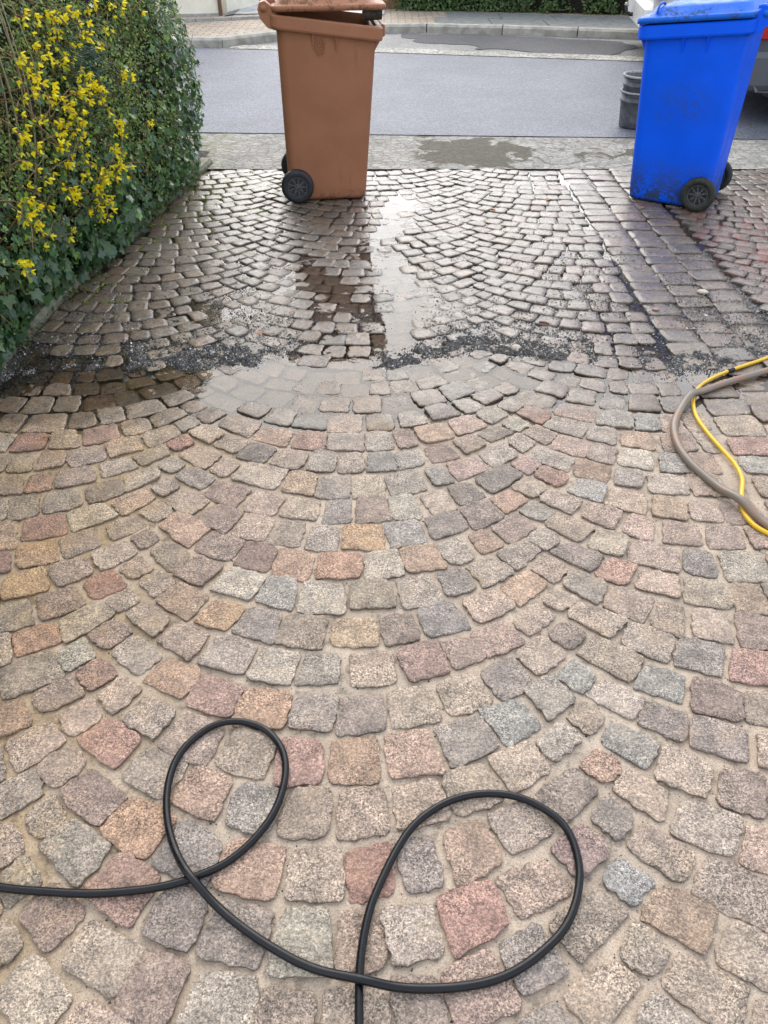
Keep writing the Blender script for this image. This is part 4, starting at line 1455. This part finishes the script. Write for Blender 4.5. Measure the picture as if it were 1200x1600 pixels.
def bin_(name, label, loc, rz, mat, mat_lid, M_T, lid_angle, old=False):
    root = thing(name, label, 'bin', loc, rz, None)
    xb, xf0, xf1 = -0.24, 0.245, 0.315          # back, front at foot, front at rim
    hb, ht = 0.205, 0.262                        # half widths
    ZT = 0.93

    def sec(t, grow=0.0, z=None, rr=0.055):
        b = xb - 0.004 * t - grow
        f = xf0 + (xf1 - xf0) * t + grow
        h = hb + (ht - hb) * t + grow
        return rrect((b + f) / 2, 0, (f - b) / 2, h, rr, 5, z if z is not None else t * ZT)
    tilt = lambda z0: (lambda x: z0 - 0.115 * (x - xb))
    mb = MB()
    rings = [sec(0, -0.02, 0.012), sec(0, -0.004, 0.010), sec(0, 0.0, 0.03)]
    for t in np.linspace(0.06, 0.93, 14):
        rings.append(sec(t))
    rings += [sec(0.975, 0.0, tilt(0.97)), sec(0.99, 0.0, tilt(0.985)), sec(0.99, -0.006, tilt(0.985))]
    for t in (0.9, 0.5, 0.1):
        rings.append(sec(t, -0.007))
    mb.loft(rings, True, True)
    mb.build('body', mat, root, True)
    # collar round the mouth
    c = MB()
    rr = [sec(0.97, 0.002, tilt(0.945)), sec(0.97, 0.030, tilt(0.940)), sec(0.98, 0.034, tilt(0.950)), sec(0.99, 0.034, tilt(1.000)), sec(0.99, 0.028, tilt(1.008)), sec(0.99, 0.002, tilt(1.008)), sec(0.97, 0.002, tilt(0.945))]
    c.loft(rr)
    col_ = c.build('rim', mat, root, False)
    # stiffening ribs under the collar
    for s in (-1, 1):
        for x in (-0.045, 0.085):
            b = MB()
            zt, zb_ = 0.945 - 0.115 * (x - xb), 0.82 - 0.115 * (x - xb) * 0.6
            yt, yb_ = s * (ht + 0.020), s * (hb + (ht - hb) * zb_ / ZT - 0.002)
            ytin = s * (hb + (ht - hb) * zt / ZT - 0.004)
            v = [(x - 0.005, ytin, zt), (x + 0.005, ytin, zt), (x + 0.005, yt, zt), (x - 0.005, yt, zt), (x - 0.004, yb_ - s * 0.004, zb_), (x + 0.004, yb_ - s * 0.004, zb_)]
            b.add(v, [(0, 1, 2, 3), (3, 2, 5, 4), (0, 3, 4), (1, 5, 2), (0, 4, 5, 1)])
            b.build('rib', mat, root)
        # gusset at the front corner, under the collar
        b = MB()
        x = xf1 - 0.03
        zt = 0.945 - 0.115 * (x - xb)
        b.add([(x, s * 0.2, zt), (xf1 + 0.028, s * 0.2, zt - 0.004), (x - 0.002, s * 0.2, zt - 0.10), (x, s * 0.212, zt), (xf1 + 0.028, s * 0.212, zt - 0.004), (x - 0.002, s * 0.212, zt - 0.10)],
              [(0, 1, 2), (3, 5, 4), (0, 3, 4, 1), (1, 4, 5, 2), (2, 5, 3, 0)])
        b.build('gusset', mat, root)
    # lifting comb bar at the front
    b = MB().box(xf1 + 0.030, xf1 + 0.052, -0.19, 0.19, 0.885, 0.945, 0.006)
    b.build('lifting_bar', mat, root)
    # hinge blocks and handle bar
    for s in (-1, 1):
        b = MB()
        prof = [(-0.24, 0.93), (-0.29, 0.945), (-0.325, 0.985), (-0.338, 1.03), (-0.325, 1.062), (-0.295, 1.07), (-0.27, 1.05), (-0.24, 1.03)]
        y0, y1 = s * 0.185, s * 0.262
        b.loft([[(x, y0, z) for x, z in prof], [(x, y1, z) for x, z in prof]], True, True)
        b.build('hinge_bracket', mat, root)
    b = MB().tube([(-0.305, -0.27, 1.035), (-0.305, 0.27, 1.035)], 0.017, 12)
    b.build('handle', mat_lid, root, True)
    # axle and wheels
    MB().tube([(-0.185, -0.25, 0.10), (-0.185, 0.25, 0.10)], 0.011, 8).build('axle', M_RIM, root, True)
    for s in (-1, 1):
        wheel(root, -0.185, s * 0.235, 0.10, 0.05, M_T, M_RIM)
    # lid: built from its hinge
    px, pz = -0.30, 1.045
    L = MB()
    x0, x1 = 0.035, xf1 + 0.045 - px
    ytop = ht + 0.042

    def lsec(dx0, dx1, hy, z, rr=0.05):
        zf = z if not callable(z) else z
        return rrect((x0 + dx0 + x1 - dx1) / 2, 0, (x1 - dx1 - x0 - dx0) / 2, hy, rr, 5, zf)
    sl = lambda z0: (lambda x: z0 - 0.108 * x)
    L.loft([lsec(0.012, 0.012, ytop - 0.012, sl(-0.022)), lsec(0, 0, ytop, sl(-0.024)), lsec(0, 0, ytop, sl(-0.002)), lsec(0.006, 0.006, ytop - 0.006, sl(0.004)), lsec(0.03, 0.05, ytop - 0.035, sl(0.008)), lsec(0.05, 0.08, ytop - 0.055, sl(0.042)), lsec(0.09, 0.14, ytop - 0.10, sl(0.054)), lsec(0.2, 0.25, ytop - 0.2, sl(0.060))], True, True)
    lid = L.build('lid', mat_lid, root, True)
    lid.location = (px, 0, pz)
    lid.rotation_euler = (0, -lid_angle, 0)
    for s in (-1, 1):
        MB().box(-0.022, 0.06, s * 0.13 - 0.022, s * 0.13 + 0.022, -0.02, 0.02, 0.006).build('hinge', mat_lid, lid)
    z = -0.108 * (x1 - 0.03) + 0.004
    if old:
        MB().tube(smooth_path([(x1 - 0.10, -0.26, z + 0.02), (x1 - 0.105, -0.26, z + 0.055), (x1 - 0.105, -0.235, z + 0.065), (x1 - 0.105, -0.165, z + 0.065), (x1 - 0.105, -0.14, z + 0.055), (x1 - 0.10, -0.14, z + 0.02)], 3), 0.006, 6).build('grip', mat_lid, lid, True)
        MB().tube(smooth_path([(x1 - 0.10, 0.26, z + 0.02), (x1 - 0.105, 0.26, z + 0.055), (x1 - 0.105, 0.235, z + 0.065), (x1 - 0.105, 0.165, z + 0.065), (x1 - 0.105, 0.14, z + 0.055), (x1 - 0.10, 0.14, z + 0.02)], 3), 0.006, 6).build('grip', mat_lid, lid, True)
    else:
        MB().box(x1 - 0.01, x1 + 0.03, -0.09, 0.09, z - 0.02, z - 0.002, 0.005).build('grip', mat_lid, lid)
    return root


M_BROWN = bin_plastic('brown_bin_plastic', (0.345, 0.150, 0.078), 0.7, (0.05, 0.025, 0.015), (0.10, 0.01, 0.50, 0.62))
M_BLUE = bin_plastic('blue_bin_plastic', (0.0, 0.105, 0.84), 0.9, (0.022, 0.028, 0.010), (0.34, 0.0, 0.42, 0.54, 0.02, 0.56, 0.26, 0.20), (0.02, 0.18, 0.66))
M_BLUELID = bin_plastic('blue_lid_plastic', (0.008, 0.135, 0.66), 0.7, (0.03, 0.035, 0.03), (0.02, 0.0, 0.50, 0.65), (0.06, 0.30, 0.72))
bx0 = gp(459, 316)
brown = bin_('brown_bin', 'brown wheelie bin with its lid propped ajar by a wooden block', (-0.378, 5.235, 0.0), R(6), M_BROWN, M_BROWN, M_TYRE, R(6.5))
# embossed leaf mark on the brown bin
mb = MB()
ex, ez = -0.02 + 0.012, 0.845


def side_y(z):
    return -(0.205 + (0.262 - 0.205) * z / 0.93) - 0.0005


def ridge(x0, z0, x1, z1, w_=0.0034, h=0.007):
    d = np.array([x1 - x0, z1 - z0])
    d /= np.linalg.norm(d)
    n_ = np.array([-d[1], d[0]]) * w_
    v = []
    for (x, z) in ((x0, z0), (x1, z1)):
        for s in (-1, 1):
            v.append((x + s * n_[0], side_y(z + s * n_[1]) + 0.002, z + s * n_[1]))
            v.append((x + s * n_[0] * 0.5, side_y(z) - h, z + s * n_[1] * 0.5))
    mb.add(v, [(0, 1, 5, 4), (1, 3, 7, 5), (3, 2, 6, 7), (0, 2, 3, 1), (4, 5, 7, 6)])


for s in (-1, 1):
    for k in range(6):
        zz = ez - 0.035 + k * 0.014
        ln = 0.030 - 0.0035 * abs(k - 2)
        ridge(ex + s * 0.003, zz, ex + s * ln * 0.55, zz + ln * 0.28)
        ridge(ex + s * ln * 0.62, zz + ln * 0.30, ex + s * ln * 0.92, zz + ln * 0.62)
mb.build('leaf_emblem', M_BROWN, brown)

blue = bin_('blue_bin', 'dirty blue wheelie bin with closed lid and mossy stains', (1.865, 5.115, 0.0), R(180 - 31), M_BLUE, M_BLUELID, M_TYRE_OLD, 0.0, True)

# block of wood propping the brown lid
m = Mat('split_wood')
M_WOOD = m.set(color=m.mix(m.noise(14, 4, 0.7, m.objpos()), (0.30, 0.22, 0.09), (0.12, 0.10, 0.03)), rough=0.8, normal=m.bump(m.noise(60, 3, 0.6, m.objpos()), 0.5, 0.004))
M_BARK = plain('bark', (0.035, 0.028, 0.02), 0.9, 0.5, 50, 1.0)
wb = thing('wood_block', 'short piece of split firewood wedged under the brown bin lid', 'wood', (-0.065, 5.01, 0.972), R(10))
mb = MB()
rings = []
for xx in np.linspace(-0.05, 0.05, 4):
    rings.append([(xx, 0.036 * math.cos(a) * rng.uniform(0.92, 1.06), 0.036 + 0.036 * math.sin(a) * rng.uniform(0.92, 1.06)) for a in np.linspace(0, 2 * math.pi, 11)[:-1]])
mb.loft(rings)
mb.build('bark', M_BARK, wb, True)
for e in (-1, 1):
    r0 = rings[0 if e < 0 else -1]
    c_ = (e * 0.053, 0, 0.036)
    MB().add([(p[0] + e * 0.001, p[1] * 0.97, p[2]) for p in r0] + [c_], [(i, (i + 1) % 10, 10) if e > 0 else ((i + 1) % 10, i, 10) for i in range(10)]).build('cut_end', M_WOOD, wb)

# ------------------------------------------------------------------ nested mortar buckets
M_BUCKET = plain('mortar_bucket', (0.10, 0.102, 0.108), 0.6, 0.45, 22, 0.3)
M_BUCKET_RIM = plain('mortar_crust', (0.30, 0.30, 0.30), 0.85, 0.4, 40, 0.5)


def bucket(z, label, hgt=0.27):
    b = thing('mortar_bucket', label, 'bucket', (2.07, 6.95, z), 0.3, 'nested mortar buckets beside the blue bin')
    prof = [(0.0001, 0.004), (0.118, 0.004), (0.125, 0.012), (0.133, 0.10), (0.142, 0.195), (0.150, 0.197), (0.150, 0.207), (0.143, 0.209), (0.147, hgt - 0.012), (0.143, hgt - 0.012), (0.122, 0.02), (0.0001, 0.02)]
    MB().lathe(prof, 'Z', 36).build('shell', M_BUCKET, b, True)
    MB().lathe([(0.143, hgt - 0.013), (0.158, hgt - 0.013), (0.160, hgt), (0.143, hgt + 0.001)], 'Z', 36, closed=True).build('lip', M_BUCKET_RIM, b, True)
    MB().tube([(0.152 * math.cos(a), 0.152 * math.sin(a), hgt - 0.03 - 0.10 * math.sin((a - 3.4) / 2.6 * math.pi) * 0) for a in np.linspace(3.4, 6.0, 12)], 0.003, 6).build('handle', M_RIM, b, True)
    return b


bucket(0.003, 'grey black mortar bucket standing on the road, lower of the nested pair')
bucket(0.115, 'grey black mortar bucket stacked inside the other, upper of the nested pair')

# ------------------------------------------------------------------ parked vehicles
M_GLASSD = plain('car_glass', (0.015, 0.018, 0.02), 0.08, 0.1, 5, 0.0)
M_BLACKP = plain('black_plastic', (0.02, 0.02, 0.022), 0.55, 0.2, 30, 0.2)
M_RED = plain('tail_lamp', (0.38, 0.012, 0.012), 0.2, 0.1, 20, 0.0)
M_CHROME = plain('dull_metal', (0.35, 0.33, 0.31), 0.4, 0.3, 30, 0.2, metal=0.9)
M_PLATE = plain('number_plate', (0.7, 0.7, 0.68), 0.4, 0.05, 20, 0.0)


def car(name, label, cat, loc, rz, paint, L, Wd, Ht, van):
    """x from tail (0) to nose (L); +y and -y are the flanks"""
    root = thing(name, label, cat, loc, rz)
    hw = Wd / 2
    if van:
        prof = [(0.02, 0.40), (0.0, 0.62), (0.02, 1.0), (0.10, Ht - 0.12), (0.22, Ht), (L * 0.62, Ht), (L * 0.78, 1.12), (L * 0.97, 0.95), (L, 0.70), (L, 0.40), (L - 0.1, 0.26), (0.12, 0.28)]
    else:
        prof = [(0.03, 0.40), (0.0, 0.60), (0.05, 0.95), (0.42, Ht - 0.08), (0.75, Ht), (L * 0.55, Ht), (L * 0.72, 1.0), (L * 0.95, 0.86), (L, 0.62), (L - 0.02, 0.40), (L - 0.1, 0.24), (0.12, 0.26)]
    rings = []
    for (yy, k) in ((-hw + 0.06, 0.965), (-hw + 0.012, 0.99), (-hw, 1.0), (hw, 1.0), (hw - 0.012, 0.99), (hw - 0.06, 0.965)):
        ring = []
        for (x, z) in prof:
            t = max(0, (z - 0.95)) / (Ht - 0.95)
            yv = yy * (1 - 0.16 * t)
            ring.append((L / 2 + (x - L / 2) * k, yv, 0.7 + (z - 0.7) * (0.985 if k < 1 else 1)))
        rings.append(ring)
    rings = rings[:3] + rings[3:]
    MB().loft(rings, True, True).build('body', paint, root)
    # side windows, proud of the flank by 3 mm
    for s in (-1, 1):
        xa, xb_ = (0.30, L * 0.66) if van else (0.62, L * 0.64)
        z0, z1 = 1.02, Ht - 0.13
        f = lambda z: s * (hw * (1 - 0.16 * max(0, z - 0.95) / (Ht - 0.95)) + 0.004)
        for (a, b) in ((xa, (xa + xb_) / 2 - 0.03), ((xa + xb_) / 2 + 0.03, xb_)):
            v = [(a, f(z0), z0), (b, f(z0), z0), (b - 0.12, f(z1), z1), (a + 0.10, f(z1), z1)]
            v2 = [(x, y_ - s * 0.02, z) for x, y_, z in v]
            MB().loft([v2, v], False, True).build('side_window', M_GLASSD, root)
        MB().box(0.5, L - 0.5, s * hw - 0.03 if s > 0 else -hw - 0.006, s * hw + 0.006 if s > 0 else -hw + 0.03, 0.24, 0.33, 0.01).build('sill', M_BLACKP, root)
        # rear lamps
        MB().box(-0.012, 0.16, min(s * (hw + 0.006), s * (hw - 0.13)), max(s * (hw + 0.006), s * (hw - 0.13)), 0.62, 0.96 if van else 0.82, 0.012).build('tail_light', M_RED, root)
        for x in (0.75, L - 0.82):
            t = MB()
            r, w_ = 0.31, 0.19
            t.lathe([(r * .62, -w_ * .45), (r * .85, -w_ * .5), (r * .97, -w_ * .42), (r, -w_ * .2), (r, w_ * .2), (r * .97, w_ * .42), (r * .85, w_ * .5), (r * .62, w_ * .45)], 'Y', 28, closed=True)
            o = t.build('wheel', M_TYRE, root, True)
            o.location = (x, s * (hw - 0.09), r)
            q = MB().lathe([(0.0001, s * w_ * .3), (r * .25, s * w_ * .36), (r * .55, s * w_ * .25), (r * .64, s * w_ * .42), (r * .64, -s * w_ * .42)], 'Y', 28)
            q.build('hub_cap', M_CHROME, o, True)
            a = MB()
            arc = [(x + 0.37 * math.cos(u), 0.31 + 0.37 * math.sin(u)) for u in np.linspace(-0.15, math.pi + 0.15, 16)]
            a.loft([[(p[0], s * (hw + 0.004), p[1]) for p in arc], [(p[0], s * (hw - 0.2), p[1]) for p in arc]], closed=False)
            a.add([(p[0], s * (hw + 0.004), p[1]) for p in arc] + [(x, s * (hw + 0.004), 0.25)], [(i, i + 1, 16) for i in range(15)])
            a.build('wheel_arch', M_BLACKP, root)
    # rear window, rear bumper, plate, nose bumper
    if van:
        MB().box(-0.005, 0.06, -hw * .72, hw * .72, 1.06, Ht - 0.25, 0.01).build('rear_window', M_GLASSD, root)
    else:
        v = [(0.09, -hw * .72, 1.0), (0.09, hw * .72, 1.0), (0.40, hw * .62, Ht - 0.11), (0.40, -hw * .62, Ht - 0.11)]
        MB().loft([[(x + 0.03, y_, z - 0.03) for x, y_, z in v], [(x - 0.03, y_, z + 0.008) for x, y_, z in v]], False, True).build('rear_window', M_GLASSD, root)
    bp = MB()
    bp.loft([rrect(0.10, 0, 0.17, hw - 0.0, 0.10, 4, z) if k else rrect(0.12, 0, 0.15, hw - 0.02, 0.10, 4, z) for z, k in ((0.27, 0), (0.31, 1), (0.50, 1), (0.54, 0))], True, True)
    bp.build('rear_bumper', paint, root, False)
    bp = MB()
    bp.loft([rrect(L - 0.10, 0, 0.17, hw, 0.12, 4, z) if k else rrect(L - 0.12, 0, 0.15, hw - 0.02, 0.12, 4, z) for z, k in ((0.22, 0), (0.27, 1), (0.50, 1), (0.54, 0))], True, True)
    bp.build('front_bumper', paint, root)
    MB().box(-0.02, 0.02, -0.26, 0.26, 0.70, 0.81, 0.004).build('number_plate', M_PLATE, root)
    MB().box(0.3, L - 0.3, -hw + 0.1, hw - 0.1, 0.17, 0.30, 0.02).build('underbody', M_BLACKP, root)
    return root


M_WHITE = plain('white_car_paint', (0.74, 0.73, 0.69), 0.3, 0.04, 6, 0.0)
M_GREYCAR = plain('grey_car_paint', (0.085, 0.088, 0.095), 0.32, 0.05, 6, 0.0)
vanr = car('white_van', 'white van parked across the street with a tow hitch, behind the blue bin', 'van', (3.02, 10.72, 0.002), R(-8), M_WHITE, 4.3, 1.72, 1.8, True)
MB().tube([(0.1, 0.12, 0.36), (-0.10, 0.12, 0.36), (-0.15, 0.12, 0.38), (-0.16, 0.12, 0.44)], [0.022, 0.022, 0.02, 0.016], 8).build('tow_bar', M_BLACKP, vanr, True)
MB().lathe([(0.0001, 0.43), (0.02, 0.437), (0.027, 0.455), (0.02, 0.475), (0.0001, 0.482)], 'Z', 12, (-0.16, 0.12, 0)).build('tow_ball', M_CHROME, vanr, True)
car('grey_car', 'grey car parked on the road, low bumper showing right of the blue bin', 'car', (2.92, 7.78, 0.003), R(-4), M_GREYCAR, 4.2, 1.74, 1.45, False)

# ------------------------------------------------------------------ across the street
M_CREAM = plain('cream_render', (0.82, 0.77, 0.63), 0.85, 0.08, 8, 0.3)
M_BROWNW = plain('brown_stained_wood', (0.12, 0.06, 0.03), 0.6, 0.3, 30, 0.3)
c1 = gp(343, 24, 0.09)
c0 = gp(270, 33)
wall = thing('garden_wall', 'cream rendered wall with a corner, across the street at upper left', 'wall', (c1[0], c1[1], 0.088))
fd = np.array([c0[0] - c1[0], c0[1] - c1[1]])
fd /= np.linalg.norm(fd)
fd = np.array([-0.985, -0.17])
nb = np.array([-fd[1], fd[0]])
nb = nb if nb[1] > 0 else -nb
bk = gp(380, 0)
sd = np.array([0.30, 0.95])
sd /= np.linalg.norm(sd)


def slab_wall(a, b, t, z0, z1, n_):
    v = [a, b, b + n_ * t, a + n_ * t]
    return [[(*p, z0) for p in v], [(*p, z1) for p in v]]


o2 = np.array([0.0, 0.0])
MB().loft(slab_wall(o2, o2 + fd * 5.0, 0.25, 0.03, 1.6, nb), True, True).build('front_face', M_CREAM, wall)
MB().loft(slab_wall(o2 + np.array([0.02, -0.02]), o2 + fd * 5.0 - nb * 0.03, 0.25, -0.05, 0.03, nb), True, True).build('plinth', M_CONC, wall)
n2 = np.array([-sd[1], sd[0]])
MB().loft(slab_wall(o2 + sd * 0.26, o2 + sd * 7.0, 0.22, -0.05, 0.75, n2), True, True).build('side_face', M_CREAM, wall)
MB().loft(slab_wall(np.array([0.0, -0.05]), np.array([0.05, -0.05]), 0.05, -0.05, 1.7, np.array([0, 1.0])), True, True).build('corner_post', M_BROWNW, wall)
for k, zz in enumerate((0.35, 0.62)):
    MB().loft(slab_wall(o2 + sd * 0.05 - n2 * 0.05, o2 + sd * 6.5 - n2 * 0.05, 0.03, zz, zz + 0.06, n2), True, True).build('rail', M_BROWNW, wall)

# drive behind, pale slabs
p_ = [gp(352, 22, 0.1), gp(440, 20, 0.1), gp(600, 22, 0.1), gp(612, -30, 0.1), gp(420, -30, 0.1)]
sheet('far_driveway', p_, 0.098, plain('pale_paving', (0.42, 0.43, 0.44), 0.6, 0.35, 5, 0.3))
drv = bpy.data.objects.new('slate_stripe', None)
bpy.data.objects.remove(drv)
sheet('far_driveway', [gp(350, 25, 0.1), gp(366, 22, 0.1), gp(398, -4, 0.1), gp(384, -4, 0.1)], 0.103, M_SLAB)
# low edging between far pavement and the plots
ed = thing('plot_edging', 'thin grey edging strip in front of the cream wall', 'kerb')
for k in range(8):
    a = np.array(gp(250 + k * 28, 34.5 - 1.2 * max(0, k - 1.5), 0.09))
    b = np.array(gp(277 + k * 28, 34.5 - 1.2 * max(0, k - 0.5), 0.09))
    MB().loft(slab_wall(a, b, 0.08, 0.05, 0.125, np.array([0, 1.0])), True, True).build('edging_stone', M_CONC, ed)

# far hedge
hx0, hx1 = gp(618, 24)[0], 7.5
far_hedge = thing('far_hedge', 'clipped green hedge beyond the far pavement, with brown gaps', 'hedge', (hx0, 0, 0))


def fh_y(x):
    return np.interp(x, [0, 1.7, 3.3, 7.5], [13.75, 13.55, 13.2, 12.5])


FHT = 1.15
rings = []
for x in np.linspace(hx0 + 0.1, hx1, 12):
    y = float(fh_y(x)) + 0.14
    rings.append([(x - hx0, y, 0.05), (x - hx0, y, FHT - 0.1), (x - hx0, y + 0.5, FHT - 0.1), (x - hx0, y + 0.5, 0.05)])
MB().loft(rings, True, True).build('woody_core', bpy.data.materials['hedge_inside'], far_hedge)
n = 17000
x = rng.uniform(hx0, hx1, n)
z = rng.uniform(0.1, FHT, n)
bul = 0.12 * (fbm(x, z, 2.5, 95) - 0.5) + 0.05 * np.sin(z / FHT * math.pi)
y = fh_y(x) - bul + rng.random(n) * 0.12
ok = (fbm(x, z * 0.4, 2.2, 97) > 0.36) | (rng.random(n) < 0.25)
P = np.column_stack([x - hx0, y, z])[ok]
xt = rng.uniform(hx0, hx1, 5000)
P = np.vstack([P, np.column_stack([xt - hx0, fh_y(xt) + rng.uniform(0, 0.6, 5000), FHT + rng.normal(-0.03, 0.04, 5000)])])
B = frames(np.column_stack([rng.normal(0, .6, len(P)), np.full(len(P), -1.0), rng.normal(0.4, .6, len(P))]), rng.normal(0, 1, P.shape))
S = rng.uniform(0.03, 0.06, len(P))
C = np.array([(0.055, 0.11, 0.03), (0.085, 0.15, 0.04), (0.12, 0.18, 0.05), (0.14, 0.11, 0.06)])[rng.choice(4, len(P), p=[.4, .35, .17, .08])] * rng.uniform(0.7, 1.2, (len(P), 1))
V, F, Cc = scatter(SMALL, SMALLF, P, B, S, C)
structure(obj('leaves', V, F, M_SHRUB, far_hedge, True, Cc), 'stuff')
# dry grass clump at its left end
gx0, gy0 = gp(614, 25)
clump = []
for _ in range(420):
    a = rng.uniform(0, 6.28)
    r_ = 0.16 * math.sqrt(rng.random())
    p = np.array([r_ * math.cos(a), r_ * math.sin(a), 0])
    d = np.array([math.cos(a) * 0.35 + rng.normal(0, .15), math.sin(a) * 0.35 + rng.normal(0, .15), 1.0])
    e = p + d * rng.uniform(0.35, 0.75)
    clump.append((p, e))
mb = MB()
for p, e in clump:
    w_ = np.array([0.007, 0.003, 0])
    mb.add([p - w_, p + w_, (p + e) / 2 + w_ + np.array([0, 0, .03]), e, (p + e) / 2 - w_ + np.array([0, 0, .03])], [(0, 1, 2, 4), (4, 2, 3)])
o = mb.build('dry_grass', plain('straw', (0.36, 0.24, 0.12), 0.8, 0.3, 20, 0.1))
o.location = (gx0 - 0.02, gy0 + 0.2, 0.088)
tag(o, 'clump of dry brown grass at the left end of the far hedge', 'grass')
